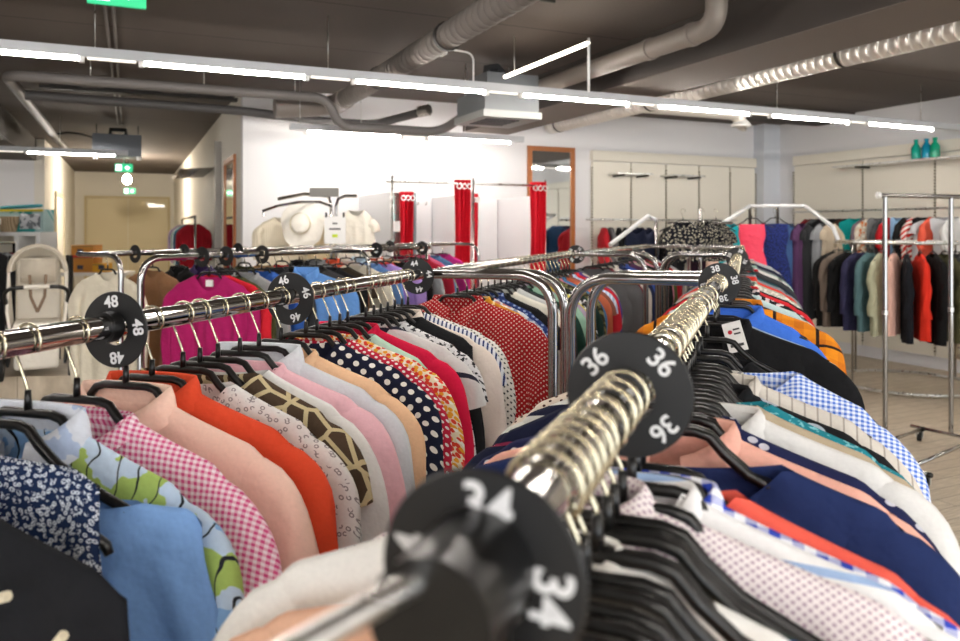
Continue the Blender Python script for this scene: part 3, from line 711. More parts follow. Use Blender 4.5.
Gc = [(n, k, fa(c)) for n, k, c in (('smoke', 'top', '#5b5b5e'), ('burgundy', 'blouse', '#6c1b2a'), ('off white', 'top', '#cfcac0'), ('navy', 'cardigan', '#20294a'), ('bright blue', 'blouse', '#3d59a8'), ('plum', 'top', '#4f2d4d'),
      ('stone', 'blouse', '#a59c8d'), ('coal', 'jacket', '#1e1e20'), ('pink', 'top', '#d3879a'), ('moss', 'blouse', '#4f5a35'), ('cherry', 'top', '#a51d2a'), ('silver', 'blouse', '#b0b3b5'))]
autofill(Gc, G0, Gd, 'the third left rack', (4.3, 5.75), sleeve=.4, nu=14, nh=7)
Ic = [(n, k, fa(c)) for n, k, c in (('graphite', 'top', '#343538'), ('poppy red', 'cardigan', '#b8202c'), ('chalk', 'blouse', '#d7d5d0'), ('seafoam', 'top', '#9dbcb0'), ('black', 'blouse', '#151517'), ('mid grey', 'jacket', '#6e7073'),
      ('dark navy', 'top', '#1a2138'), ('cream', 'top', '#d6ccb5'), ('berry', 'blouse', '#7d2340'), ('light grey', 'top', '#b9babb'))]
autofill(Ic, I0, Id, 'the third right rack', (3.95, 5.5), sleeve=.4, nu=14, nh=7)

# size dividers
def dd(num, l0, d, u=None, D=None, roll=0, label='', tw=0, near=True, R=.05):
    p = on(l0, d, u=u, D=D); return disc(num, p, ang(d)+tw, roll, label, near=near, R=R)
dd(48, A0, Ad, u=115, roll=-.12, label='round black size 48 divider on the left foreground rail')
# a second collar carries the 48 disc
p = on(A0, Ad, u=112); t = thing('rail_collar', 'black plastic collar clamped on the rail at the size 48 disc', 'collar', p, ang(Ad))
part('ring', MB().tube([(0, -.018, 0), (0, .0, 0)], .0205, 20), BLACKP, t)
dd(46, A0, Ad, u=290, roll=-.35, label='round black size 46 divider between the grey blue shirt and the polka dot blouses')
dd(44, A0, Ad, u=417, roll=-.2, label='round black size 44 divider at the far end of the left foreground rail')
dd(36, B0, Bd, D=.605, roll=.75, label='large round black size 36 divider on the centre rail, showing 36 twice', tw=.04)
dd(34, B0, Bd, D=.287, roll=.1, label='blurred round black size divider nearest the viewpoint at bottom centre', tw=.0, R=.041)
dd(38, B0, Bd, D=1.86, roll=1.3, label='round black size 38 divider at the far end of the centre rail')
dd(36, C0, Cd, u=576, roll=.6, label='round black size divider at the far end of the second row rail')
dd(38, H0, Hd, D=3.5, roll=.4, label='round black size divider seen above the size 38 one')
# ------------------------------------------------------------------ left back racks
ZD = 1.475
D1a = Vector((-1.98, 3.98)); D1d = Vector((1.80, 3.02)).normalized()
D2a = Vector((-1.47, 3.41)); D2d = Vector((1.1, 2.2)).normalized()
def bent_rack(label, p0, d, L, R=.1, legs=()):
    t = thing('clothes_rack', label, 'clothes rack', (p0.x, p0.y, 0), ang(d))
    part('hanging_rail', MB().tube(arc_path([(0, 0, .1), (0, 0, ZD), (0, L, ZD)], R, 9), .0155, 14), CHROME, t)
    part('end_post', MB().tube([(0, L-.03, .1), (0, L-.03, ZD)], .0125, 10), CHROME, t)
    part('end_cap', MB().tube([(0, L, ZD), (0, L+.02, ZD)], .017, 12), CHROME_W, t)
    part('foot_bar', MB().tube([(-.3, 0, .085), (.3, 0, .085)], .0125, 8), CHROME, t)
    part('foot_bar', MB().tube([(-.3, L, .085), (.3, L, .085)], .0125, 8), CHROME, t)
    for y in (0, L):
        for x in (-.28, .28): part('caster', MB().cyl((x-.012, y, .035), (x+.012, y, .035), .035, 12), RUBBER, t)
    return t
t = bent_rack('back left chrome rack, its rail bending down left of the magenta cardigan', D2a-D2d*.05, D2d, 2.5)
part('side_leg', MB().tube(arc_path([(.0, 1.35, ZD), (.27, 1.35, ZD), (.27, 1.35, .1)], .08), .0125, 10), CHROME, t)
t = rack('rearmost left chrome rack, its rail end poking out over the beige blouse', D1a, D1a+D1d*3.4, half=.26, near=False)[0]
part('end_arm', MB().tube(arc_path([(-.05, -.06, ZD), (.0, -.06, ZD), (.27, -.06, ZD), (.27, -.06, .1)], .09), .0135, 12), CHROME, t)
D1c = [('natural linen', 'blouse', fa('#d9d2bf')), ('brown suede', 'jacket', fa('#8a6648')), ('black leather', 'jacket', fa('#1b1b1c')), ('deep purple', 'cardigan', fa('#3a2a55')), ('charcoal knit', 'cardigan', fa('#343638')),
       ('dark olive', 'jacket', fa('#3f4029')), ('tan', 'cardigan', fa('#9a7c56')), ('red velvet', 'blouse', fa('#b01c24')), ('black satin', 'blouse', fa('#151517')), ('grey melange', 'cardigan', fa('#777a7c')), ('orange red', 'top', fa('#d9583a')),
       ('off white knit', 'cardigan', fa('#cfcbc0')), ('ice blue', 'blouse', fa('#a8bfd0')), ('rust striped', 'top', fa('#c9553b', 'stripe', '#ece6df', s=24)), ('sand', 'blouse', fa('#b59c78')), ('wine', 'cardigan', fa('#6b1b33')), ('black wool', 'jacket', fa('#18181a')),
       ('rose', 'blouse', fa('#c65a78')), ('steel blue', 'shirt', fa('#4f7199')), ('magenta', 'top', fa('#b02a78'))]
autofill(D1c[:2], D1a, D1d, 'the rearmost left rack', (4.02, 4.25), sleeve=.55, W=.24, nu=20)
autofill(D1c[2:], D1a, D1d, 'the rearmost left rack', (4.4, 6.75), nu=16, nh=8)
D2c = [('olive green', 'jacket', fa('#4c4f2e')), ('dove grey', 'cardigan', fa('#9a9b9c')), ('bright blue', 'shirt', fa('#2f5aa8')), ('anthracite', 'jacket', fa('#333537')), ('black crepe', 'top', fa('#17171a')),
       ('camel', 'cardigan', fa('#9c7748')), ('dark grey', 'blouse', fa('#3c3c3f')), ('black shiny', 'jacket', fa('#1d1d20'))]
p = on(D2a, D2d, D=3.72)
g = garment('magenta corduroy cardigan with a white neck label', 'cardigan', fa('#a31a5e'), p, ang(D2d)+.12, label='magenta corduroy cardigan with white neck label on the back left rack', sleeve=.55, W=.22, dip=.075, nx=.085, L=.62)
part('neck_label', MB().box(-.02, .02, -.004, .004, -.15, -.118), WHITEP, g, False)
garment('bright red lining blouse', 'blouse', fa('#c81f2e'), on(D2a, D2d, D=3.77), ang(D2d)+.1, label='bright red blouse right behind the magenta cardigan on the back left rack', sleeve=.55, W=.245, z0=-.092, L=.62)
autofill(D2c, D2a, D2d, 'the back left rack', (3.84, 4.55), nu=18, nh=9, sleeve=.5)
garment('light denim blue shirt', 'shirt', fa('#5f8fcf'), on(D2a, D2d, D=4.25)+Vector((.13, -.2, 0)), ang(D2d)+.15, label='light denim blue shirt with pointed collar on the back left rack', sleeve=.5, W=.25, collar=.03, L=.62, hang=False)
garment('lilac sweater', 'sweater', fa('#a184c6'), on(D2a, D2d, D=5.0), ang(D2d)+.1, label='lilac sweater with wide neck on the back left rack', sleeve=.5, W=.29, nx=.1, dip=.05, L=.65)
D2e = [('brown black', 'jacket', fa('#3b3228')), ('cream silk', 'blouse', fa('#d9d2c1')), ('azure', 'top', fa('#5f86bf')), ('tomato red', 'top', fa('#c8322c')), ('black velvet', 'top', fa('#161618')), ('ash', 'shirt', fa('#8d9094')), ('ruby', 'blouse', fa('#9b1a30'))]
autofill(D2e, D2a, D2d, 'the back left rack, far half', (4.65, 5.5), nu=16, nh=8)
k = 0
for l0, d_, us in ((D1a, D1d, (135, 184, 238, 390)), (D2a, D2d, (202, 226, 262, 376, 422))):
    for u in us:
        k += 1; dd(50-2*(k % 4), l0, d_, u=u, roll=.3*k, near=False, label='small black size divider on the %s left rail, %s' % ('rearmost' if l0 is D1a else 'back', {135: 'by the bent end', 184: 'above the brown jacket', 238: 'above the olive clothes', 390: 'near its far end', 202: 'above the magenta cardigan', 226: 'right of the cardigan hook', 262: 'above the blue shirt', 376: 'above the lilac sweater', 422: 'at its far tip'}[u]))

# ------------------------------------------------------------------ rolling rack at right
t = thing('rolling_rack', 'tall chrome rolling rack standing alone at the right', 'clothes rack', (0, 0, 0))
pL, pR = Vector((2.87, 5.42, 0)), Vector((3.46, 5.62, 0))
ex = (pR-pL).normalized()
def V3(a, z): return Vector((a[0], a[1], z))
for p in (pL, pR):
    part('post', MB().cyl(V3(p, .1), V3(p, 1.835), .0165, 14), CHROME, t)
    part('clamp', MB().cyl(V3(p, 1.0), V3(p, 1.03), .02, 14), CHROME_W, t)
part('top_rail', MB().tube([V3(pL-ex*.05, 1.845), V3(pR+ex*.3, 1.845)], .016, 14), CHROME, t)
part('end_knob', MB().lathe([(.001, -.022), (.022, -.012), (.022, .012), (.001, .022)], 14, Matrix.Translation(V3(pL-ex*.06, 1.845)) @ Matrix.Rotation(PI/2, 4, 'Y')), WHITEP, t)
b1, b2 = (2.71, 4.80, .115), (3.9, 5.72, .115); b3, b4 = (2.80, 5.36, .1), (3.36, 5.79, .1)
for a, b in ((b1, b2), (b3, b4), ((2.58, 4.95, .1), (2.76, 4.69, .1)), ((3.30, 5.86, .1), (3.78, 5.1, .1))):
    part('base_bar', MB().cyl(a, b, .0125, 10), CHROME, t)
for c in ((2.75, 4.72), (3.33, 5.80), (2.6, 4.92), (3.76, 5.14)):
    q = part('caster', MB().cyl((c[0]-.013, c[1]+.008, .036), (c[0]+.013, c[1]-.008, .036), .035, 16), RUBBER, t)
    part('caster_fork', MB().box(c[0]-.022, c[0]-.016, c[1]-.02, c[1]+.02, .03, .09).box(c[0]+.016, c[0]+.022, c[1]-.02, c[1]+.02, .03, .09).box(c[0]-.022, c[0]+.022, c[1]-.02, c[1]+.02, .085, .092), CHROME_W, q, False)
    part('bar_end', MB().cyl((c[0]+.0, c[1]+.0, .09), (c[0]+.01, c[1]-.04, .1), .017, 10), BLACKP, t)

# ------------------------------------------------------------------ round rack of jackets
KC = Vector((4.39, 7.9)); KR = .67
t = thing('round_rack', 'round chrome rack with a floor ring, full of coats and jackets', 'clothes rack', (KC.x, KC.y, 0))
n = 8
part('ring_rail', MB().tube([(KR*1.02*math.cos(a+PI/8), KR*1.02*math.sin(a+PI/8), Z) for a in [2*PI*k/n for k in range(n)]], .017, 10, closed=True), CHROME_W, t)
part('base_ring', MB().tube([(KR*math.cos(a), KR*math.sin(a), .03) for a in [2*PI*k/40 for k in range(40)]], .017, 8, closed=True), CHROME_W, t)
for k in range(4):
    a = .3+PI/2*k; part('post', MB().cyl((KR*math.cos(a), KR*math.sin(a), .03), (KR*math.cos(a), KR*math.sin(a), Z), .0125, 10), CHROME, t)
def far_garment(W, L, t, sl, seed):
    g = garment_meshes(W=W, L=L, t=t, sleeve=sl, seed=seed, nu=14, nh=8, fold=.014, nx=.07, collar=None)
    mb = MB()
    for q in g.values(): mb.add(q.v, q.f)
    return mb
def single(desc, kind, mat, loc, rz, W=.21, L=.7, t=.03, sl=.55, label=None, group=None):
    SEED[0] += 1
    o = link(kind.replace(' ', '_'), far_garment(W, L, t, sl, SEED[0]).mesh(kind.replace(' ', '_'), mat, weld=.0004), None, loc, rz)
    return tag(o, label or desc, kind, group)
Kc = [('long cream edged black', 'coat', fa('#1b1a1a')), ('taupe', 'jacket', fa('#6e6258')), ('big black', 'coat', fa('#101011')), ('midnight purple', 'jacket', fa('#2b2a45')), ('teal grey', 'jacket', fa('#4f6c70')), ('sage cream', 'jacket', fa('#a5a68c')),
      ('blush pink', 'jacket', fa('#d8ab9c')), ('black sports', 'jacket', fa('#14161c')), ('bright red', 'coat', fa('#d42e1c')), ('deep black', 'jacket', fa('#0f0f10')), ('dark moss', 'jacket', fa('#46442c')), ('dark slate', 'jacket', fa('#4a4c4c')),
      ('khaki', 'jacket', fa('#8a8259')), ('black white camouflage', 'jacket', fa('#3a3b3d', 'camo', '#b9b9b6', '#141414', s=22)), ('charred black', 'jacket', fa('#1b1b1c')), ('beige rose patterned', 'coat', fa('#b5a68c', 'camo', '#a08e7c', '#6b4f58', s=14)), ('bark brown', 'coat', fa('#2f261d')), ('ivory', 'jacket', fa('#cbc0a8')), ('brick', 'jacket', fa('#b23f2a'))]
nK = len(Kc)
for i, (nm, kd, mt) in enumerate(Kc):
    a = math.radians(176+ (346-176)*i/(nK-1)) + 0
    # centre line of the round rack faces the viewpoint around -119 degrees
    p = Vector((KC.x+KR*math.cos(a), KC.y+KR*math.sin(a), Z))
    nbr = Kc[i-1][0] if i else Kc[i+1][0]
    single('', kd, mt, p, a+R0.uniform(-.06, .06), W=.19, L=.72+ (.28 if kd == 'coat' and 'rose' in nm else R0.uniform(-.04, .08)), t=.024, label='%s %s on the round rack, next to the %s one' % (nm, kd, nbr))
    hanger(p, a, 'dark hanger holding the %s %s on the round rack' % (nm, kd))
# upper part: dresses on a sloping arm stand
LD = 7.9
t = thing('arm_rack', 'chrome display stand with sloping white arms above the dresses', 'clothes rack', (0, 0, 0))
q0, q1, q2, q3, q4 = P(724, 222, 7.4), P(750, 206, 7.9), P(805, 206, 7.9), P(833, 227, 7.35), P(838, 240, 7.3)
WB = plain('white_bar', '#d5d7d8', .3)
part('top_bar', MB().cyl(q1, q2, .02, 10), WB, t)
part('sloping_arm', MB().cyl(q1, q0, .02, 10), WB, t); part('sloping_arm', MB().tube([q2, q3, q4], .02, 10), WB, t)
for q in (q1, (q1+q2)/2): part('post', MB().cyl((q.x, q.y, .02), q, .017, 10), CHROME, t)
part('base_bar', MB().cyl((q1.x-.1, q1.y, .02), (q2.x+.1, q2.y, .02), .017, 10), CHROME, t)
Ld = [(716, 'nude', 'dress', '#d9b9a8', .3, .9), (731, 'turquoise', 'dress', '#1ca3ad', .12, .8), (790, 'dusky blue', 'dress', '#3c5a86', .14, .9), (801, 'aubergine', 'dress', '#4a2d4f', .22, 1.0), (812, 'charcoal', 'dress', '#232426', .26, .95),
      (823, 'silver grey', 'dress', '#7d7f82', .16, .85), (831, 'fawn', 'dress', '#a89a86', .14, .8)]
for i, (u, nm, kd, col, _, L) in enumerate(Ld):
    p = P(u, 214, 7.95+.03*i)
    single('', kd, fa(col), p, R0.uniform(.5, 1.1), W=.16, L=L, t=.03, sl=.18, label='%s dress hanging among the dresses under the sloping arms' % nm)
def strapless(desc, mat, p, rz, w=.13, L=.95, bust=.75):
    mb = MB(); vs = []; fs = []; n = 28
    prof = [(0, .78), (.04, .8), (.12, .85), (.2, .72), (.27, .68), (.36, .85), (.5, 1.0), (.75, 1.1), (1, 1.25)]
    for h, s in prof:
        for k in range(n):
            a = 2*PI*k/n; f = 1+.09*math.sin(a*7)*h
            vs.append((w*s*math.cos(a)*f, .045*s*math.sin(a)*f, -.12-h*L))
    for i in range(len(prof)-1):
        for k in range(n): fs.append((i*n+k, i*n+(k+1) % n, (i+1)*n+(k+1) % n, (i+1)*n+k))
    mb.add(vs, fs)
    return tag(link('dress', mb.mesh('dress', mat), None, p, rz), desc, 'dress')
strapless('coral pink strapless satin dress hanging on the sloping arm stand', fabric('#ea4560', rough=.5), P(752, 212, 7.55), -.3, w=.15)
strapless('royal navy lace dress right of the coral pink one', fabric('#26357a', 'speckle', '#1a2148', s=60, r=.5), P(775, 212, 7.85), -.2, w=.16, L=1.1)
hanger(P(752, 210, 7.55), -.3, 'hanger over the coral pink strapless dress'); hanger(P(775, 210, 7.85), -.2, 'hanger over the royal navy lace dress')

# ------------------------------------------------------------------ wall rails with clothes
def wall_rail(label, a, b):
    t = thing('wall_rail', label, 'rail', (0, 0, 0), TH)
    part('rail', MB().cyl(a, b, .012, 8), CHROME_W, t); n = 4
    for k in range(n):
        q = Vector(a).lerp(Vector(b), (k+.5)/n); wq = Vector((XR-.05, q.y, q.z)) if abs(a[0]-b[0]) < .01 else Vector((q.x, YW-.05, q.z))
        part('bracket', MB().cyl(q, wq, .009, 6), CHROME_W, t)
XRr = 8.08
wall_rail('chrome rail carrying clothes along the right hand wall', (XRr, 3.0, EYE+.24), (XRr, 7.6, EYE+.24))
def Yat(u, X): ru = (u-480)/F; D = X/(ru*CT+ST); return D*(CT-ST*ru), D
Rw = [(808, 'dark red', 'blouse', '#7a1c24'), (815, 'lead grey', 'jacket', '#55585a'), (822, 'inky', 'jacket', '#17181b'), (829, 'forest', 'jacket', '#2c3a30'), (836, 'black wool', 'jacket', '#151516'), (843, 'chocolate', 'jacket', '#3a261f'), (855, 'bright teal', 'top', '#0f9c98'), (866, 'mauve', 'top', '#7f6f78'),
      (870, 'cream orange floral', 'blouse', '#d8c9b2'), (878, 'mid grey', 'sweater', '#77797b'), (886, 'granite', 'jacket', '#4b4c4e'), (892, 'true red', 'top', '#c21f28'), (899, 'baby blue', 'shirt', '#8fb3d6'), (907, 'black knit', 'sweater', '#19191b'), (914, 'red white striped', 'top', '#c9342c'), (924, 'jet', 'blouse', '#101012'), (933, 'coral', 'top', '#d95a44'), (944, 'large pale grey', 'blouse', '#c9cbcf'), (955, 'white', 'blouse', '#dcdcda')]
for i, (u, nm, kd, col) in enumerate(Rw):
    y, D = Yat(u, XRr); p = room(XRr, y, EYE+.24)
    fr = nm in ('bright teal', 'mid grey', 'jet', 'large pale grey', 'baby blue')
    mt = fabric(col, 'stripe', '#eee8e2', s=16, r=.5) if 'striped' in nm else fabric(col, 'floral', '#d9702c', '#e9e4d8', s=25, r=.4) if 'floral' in nm else fa(col)
    single('', kd, mt, p, (-.4 if fr else TH+.15)+R0.uniform(-.1, .1), W=.27 if 'large' in nm else .2, L=.5, t=.03, sl=.3 if not fr else .14, label='%s %s on the right wall rail, beside the %s one' % (nm, kd, Rw[i-1][1] if i else Rw[1][1]))
wall_rail('chrome rail with dark clothes on the back wall behind the racks', (5.1, 8.0, EYE+.13), (7.5, 8.0, EYE+.13))
Bw = [(604, 'red', 'top', '#b3202a'), (611, 'grey', 'top', '#6a6a6c'), (619, 'black', 'top', '#141416'), (626, 'pitch black', 'blouse', '#1d1d20'), (640, 'midnight', 'jacket', '#161a2c'), (649, 'dark blue', 'blouse', '#1b2340'), (668, 'graphite', 'top', '#2d2d30'), (676, 'dark patterned', 'blouse', '#222227'), (700, 'plum', 'jacket', '#352033'), (710, 'black green', 'blouse', '#1d2a24'), (722, 'soot', 'top', '#202022'), (733, 'oxblood', 'blouse', '#571a22'), (741, 'black cotton', 'blouse', '#18181a')]
for i, (u, nm, kd, col) in enumerate(Bw):
    p = room(min(7.42, Xat(u, 8.0)), 8.0, EYE+.13)
    single('', kd, fa(col), p, TH+1.2+R0.uniform(-.25, .25), W=.2, L=.55, t=.035, sl=.4, label='%s %s on the back wall rail, beside the %s one' % (nm, kd, Bw[i-1][1] if i else Bw[1][1]))
# two small shelves / bracket rails on the slat wall
def shelf_bar(label, a, b, off=.25):
    t = thing('wall_shelf', label, 'shelf', (0, 0, 0), TH); a, b = Vector(a), Vector(b)
    horiz = abs(a.y-b.y) < .01
    if horiz: part('glass_shelf', MB().box(a.x, b.x, YW-.05-off, YW-.05, a.z-.01, a.z+.01), CHROME_W, t, False)
    else: part('glass_shelf', MB().box(XR-.05-off, XR-.05, a.y, b.y, a.z-.01, a.z+.01), CHROME_W, t, False)
    for f in (.15, .85):
        q = a.lerp(b, f)
        part('bracket', MB().box(q.x-.01, q.x+.01, YW-.05-off, YW-.05, q.z-.035, q.z-.01) if horiz else MB().box(XR-.05-off, XR-.05, q.y-.01, q.y+.01, q.z-.035, q.z-.01), plain('bracket_dark', '#55534e', .4, .6), t, False)
shelf_bar('small shelf on the second bay of the back slat wall', (5.62, YW, EYE+.72), (6.15, YW, EYE+.72))
shelf_bar('small shelf on the fourth bay of the back slat wall', (6.45, YW, EYE+.72), (7.0, YW, EYE+.72))
shelf_bar('long shelf with three bottles high on the right wall', (XR, 4.7, EYE+.80), (XR, 7.0, EYE+.80))
for i, (u, col, w) in enumerate(((916, '#0f8f7c', 'leftmost'), (926.5, '#0e7f9c', 'middle'), (935, '#128f6e', 'rightmost'))):
    y, D = Yat(u, 8.2); p = room(8.2, y, EYE+.81)
    t = thing('bottle', '%s of the three glass bottles on the high shelf, %s' % (w, ('green', 'blue', 'green')[i]), 'bottle', p, TH)
    gl = plain('bottle_glass_%d' % i, col, .1, 0, None)
    part('bottle_body', MB().lathe([(.0, 0), (.05, 0), (.052, .02), (.052, .13), (.03, .165), (.02, .18), (.02, .2)], 16), gl, t)
    part('stopper', MB().lathe([(.02, .2), (.024, .2), (.024, .225), (.0, .225)], 12), gl, t)

# floral tops on a stand behind the right lane
t = thing('top_stand', 'chrome stand with dark flowered tops near the back wall', 'clothes rack', P(700, 400, 6.6)*Vector((1, 1, 0)) if False else (P(700, 230, 6.6).x, 6.6, 0))
part('pole', MB().cyl((0, 0, 0), (0, 0, 1.78), .015, 10), CHROME, t); part('cross_arm', MB().cyl((-.28, 0, 1.66), (.28, 0, 1.66), .011, 8), CHROME, t)
part('foot', MB().lathe([(.0, 0), (.22, 0), (.22, .015), (.0, .02)], 24), CHROME_W, t)
for i, (u, sc, nm) in enumerate(((683, .15, 'left'), (702, .19, 'middle'), (716, .17, 'right'))):
    p = P(u, 211, 6.5+.05*i); single('', 'top', fabric('#17171f', 'rdots', '#b9b29e', s=34+8*i, r=.24), p, -.1+.2*i, W=sc*.85, L=.28, t=.03, sl=.13, label='black top with cream flowers, %s one on the pole stand' % nm)
    hanger(p, -.1+.2*i, 'hanger of the %s flowered top on the pole stand' % nm)
t = thing('sloped_arm_stand', 'sloping white display arm with dark navy tops before the slat wall', 'clothes rack', (0, 0, 0))
a, b, c, e = P(610, 245, 6.2), P(648, 216, 6.5), P(656, 220, 6.5), P(659, 240, 6.5)
part('sloping_arm', MB().tube([a, b, c], .018, 10), WB, t); part('post', MB().cyl(c, (c.x, c.y, .02), .015, 10), CHROME, t)
part('foot', MB().lathe([(.0, 0), (.2, 0), (.2, .015), (.0, .02)], 24, Matrix.Translation((c.x, c.y, 0))), CHROME_W, t)
for i, u in enumerate((636, 646)):
    single('', 'top', fa(('#141a2e', '#1c2136')[i]), P(u, 217+i, 6.45+.1*i), .3, W=.1, L=.5, t=.03, sl=0, label='dark navy sleeveless top, %s one under the sloping arm' % ('left', 'right')[i])

# ------------------------------------------------------------------ mirrors, fitting rooms
MIR = plain('mirror_glass', '#e6eaea', .02, 1)
def mirror(label, X0, X1, z0_, z1_, fixed, horiz, wood):
    t = thing('wall_mirror', label, 'mirror', (0, 0, 0), TH); w = .06
    bx = (lambda a, b, c, d, q=.0: MB().box(a, b, fixed-.03+q, fixed-.001, c, d)) if horiz else (lambda a, b, c, d, q=.0: MB().box(fixed-.03+q, fixed-.001, a, b, c, d))
    part('mirror_glass', bx(X0+w, X1-w, z0_+w, z1_-w, .015), MIR, t, False)
    mb = MB()
    for a, b, c, d_ in ((X0, X0+w, z0_, z1_), (X1-w, X1, z0_, z1_), (X0+w, X1-w, z0_, z0_+w), (X0+w, X1-w, z1_-w, z1_)):
        q = bx(a, b, c, d_); mb.add(q.v, q.f)
    part('mirror_frame', mb, wood, t, False)
WOOD = plain('orange_wood', '#a8632c', .45)
mirror('tall mirror in an orange wooden frame on the back wall', Xat(527, YW), Xat(574, YW), .6, EYE+(230-147)/F*9.6, YW, True, WOOD)
mirror('narrow framed mirror on the corridor wall near the corner', 8.9, 9.9, .5, 2.45, XC1, False, WOOD)
t = thing('upright_divider', 'grey upright panel standing off the corridor wall beside the chrome shelf', 'panel', (0, 0, 0), TH)
part('panel', MB().box(XC1-.08, XC1, 10.42, 10.5, 0, 2.75), plain('panel_grey', '#a5a29c', .5), t, False)
t = thing('mesh_shelf', 'chrome rods of a shelf high on the corridor wall', 'shelf', (0, 0, 0), TH)
for k in range(6): part('rod', MB().cyl((XC1-.45, 11.2+.35*k, 2.42), (XC1, 11.2+.35*k, 2.46), .014, 6), CHROME, t)
part('front_bar', MB().cyl((XC1-.45, 11.1, 2.42), (XC1-.45, 13.1, 2.42), .014, 6), CHROME, t)
# corridor clothes rail
t = thing('clothes_rack', 'short rack with small coloured tops at the corridor wall', 'clothes rack', (0, 0, 0), TH)
part('hanging_rail', MB().cyl((XC1-.28, 10.9, 1.78), (XC1-.28, 13.8, 1.78), .018, 8), CHROME, t)
for y in (10.95, 13.75): part('post', MB().cyl((XC1-.28, y, .02), (XC1-.28, y, 1.78), .015, 8), CHROME, t)
for i, (c, nm) in enumerate((('#8f1420', 'dark red'), ('#3b4f66', 'slate blue'), ('#2f6f80', 'petrol'), ('#cfd6da', 'white'), ('#7fa58a', 'sage green'), ('#caa0b6', 'pale pink'), ('#4a5a8c', 'mid blue'), ('#e0c3cf', 'soft rose'))):
    single('', 'sweater', fa(c), room(XC1-.28, 11.15+.34*i, 1.78), TH+.0, W=.165, L=.55, t=.05, sl=.45, label='%s sweater on the corridor rack' % nm)
# fitting rooms
RED = fabric('#d3142a', None, rough=.7); PANEL = plain('white_panel', '#ececee', .5)
t = thing('fitting_room', 'white double fitting room with chrome frame before the back wall', 'fitting room', (0, 0, 0), TH)
YF = 7.2; zr = EYE+.475
xs = [Xat(392, YF), Xat(473, YF), Xat(545, YF)]
part('curtain_rail', MB().cyl((xs[0]-.06, YF, zr), (xs[2]+.02, YF, zr), .011, 8), CHROME_W, t)
for x in xs:
    part('post', MB().cyl((x, YF, 0), (x, YF, zr+.06), .014, 8), CHROME_W, t)
    part('side_panel', MB().box(x-.012, x+.012, YF+.03, YW, .1, zr-.1), PANEL, t, False)
for a, b in ((Xat(404, 8.2), xs[1]), (xs[1], xs[2])):
    part('back_panel', MB().box(a+.05, b-.03, YW-.03, YW-.001, .1, zr-.1), PANEL, t, False)
    for k in range(2): part('coat_hook', MB().tube([((a+b)/2+.1*k, YW-.03, zr-.18), ((a+b)/2+.1*k, YW-.07, zr-.18), ((a+b)/2+.1*k, YW-.08, zr-.15)], .008, 6), CHROME_W, t)
def curtain(label, x0, x1, y, zt, zb):
    vs = []; fs = []; n = 40; m = 14
    w = x1-x0
    for j in range(m+1):
        for i in range(n+1):
            f = i/n; z = zt+(zb-zt)*j/m
            vs.append((x0+w*f+.01*math.sin(j*.5+f*3), y+.045*math.sin(f*PI*2*4)*(1+.15*j/m)+.01*math.sin(j*.9+9*f), z))
    for j in range(m):
        for i in range(n): fs.append((j*(n+1)+i, j*(n+1)+i+1, (j+1)*(n+1)+i+1, (j+1)*(n+1)+i))
    t = thing('curtain', label, 'curtain', (0, 0, 0), TH)
    part('cloth', MB().add(vs, fs), RED, t, auto=None)
    for k in range(3):
        part('eyelet', MB().tube([(x0+w*(.15+.35*k)+.025*math.cos(a), y-.052, zt-.07+.025*math.sin(a)) for a in [2*PI*q/14 for q in range(14)]], .006, 6, closed=True), CHROME_W, t)
curtain('red curtain gathered at the middle post of the fitting rooms', Xat(455, YF), Xat(470, YF), YF, zr+.04, .08)
curtain('red curtain gathered at the right post of the fitting rooms', Xat(531, YF), Xat(545, YF), YF, zr+.04, .08)
curtain('red curtain inside the left opening of the fitting rooms', Xat(400, 7.75), Xat(413, 7.75), 7.75, EYE+.41, .1)
curtain('narrow red curtain edge right behind the middle post', Xat(473, 7.9), Xat(477, 7.9), 7.9, EYE+.41, .1)
t = thing('fitting_mirror', 'greenish mirror strip in the left fitting room', 'mirror', (0, 0, 0), TH)
part('glass', MB().box(Xat(392, 8.2), Xat(415, 8.2), 8.2, 8.22, .3, EYE+.42), plain('green_mirror', '#8fa39c', .08, .9), t, False)
part('notice', MB().box(Xat(393, 8.19), Xat(400, 8.19), 8.19, 8.199, EYE-.02, EYE+.1), WHITEP, t, False)
part('frame', MB().box(Xat(414, 8.18), Xat(416, 8.18), 8.17, 8.21, .3, EYE+.42), plain('steel_blue', '#7d878d', .4, .5), t, False)

# ------------------------------------------------------------------ hat stand with white things
HD = 6.4
t = thing('hat_stand', 'chrome stand with curved arms holding white hats and blouses', 'clothes rack', (0, 0, 0))
a = [P(278, 199, HD), P(304, 194, HD), P(318, 195, HD), P(329, 197, HD), P(331, 206, HD)]
part('curved_arm', MB().tube(a+[P(331, 300, HD), ], .014, 8), CHROME, t)
part('curved_arm', MB().tube([P(357, 196, HD), P(345, 196, HD), P(338, 199, HD), P(336, 206, HD), P(336, 300, HD)], .014, 8), CHROME, t)
part('curved_arm', MB().tube([P(264, 216, HD-.3), P(263, 211, HD-.3), P(277, 206, HD-.3), P(300, 202, HD-.2), P(320, 202, HD-.1), P(331, 206, HD)], .012, 8), CHROME, t)
for u in (331, 336):
    q = P(u, 300, HD); part('post', MB().cyl((q.x, q.y, .02), q, .014, 8), CHROME, t)
q = P(333, 300, HD); part('foot', MB().lathe([(.0, 0), (.28, 0), (.28, .015), (.0, .02)], 24, Matrix.Translation((q.x, q.y, 0))), CHROME_W, t)
part('cross_plate', MB().box(P(310, 190, HD).x, P(339, 190, HD).x, HD-.02, HD+.0, EYE+(230-197)/F*HD, EYE+(230-188)/F*HD), plain('plate_grey', '#6e6d68', .5), t, False)
STR = fabric('#f6f2e8', None, rough=.8)
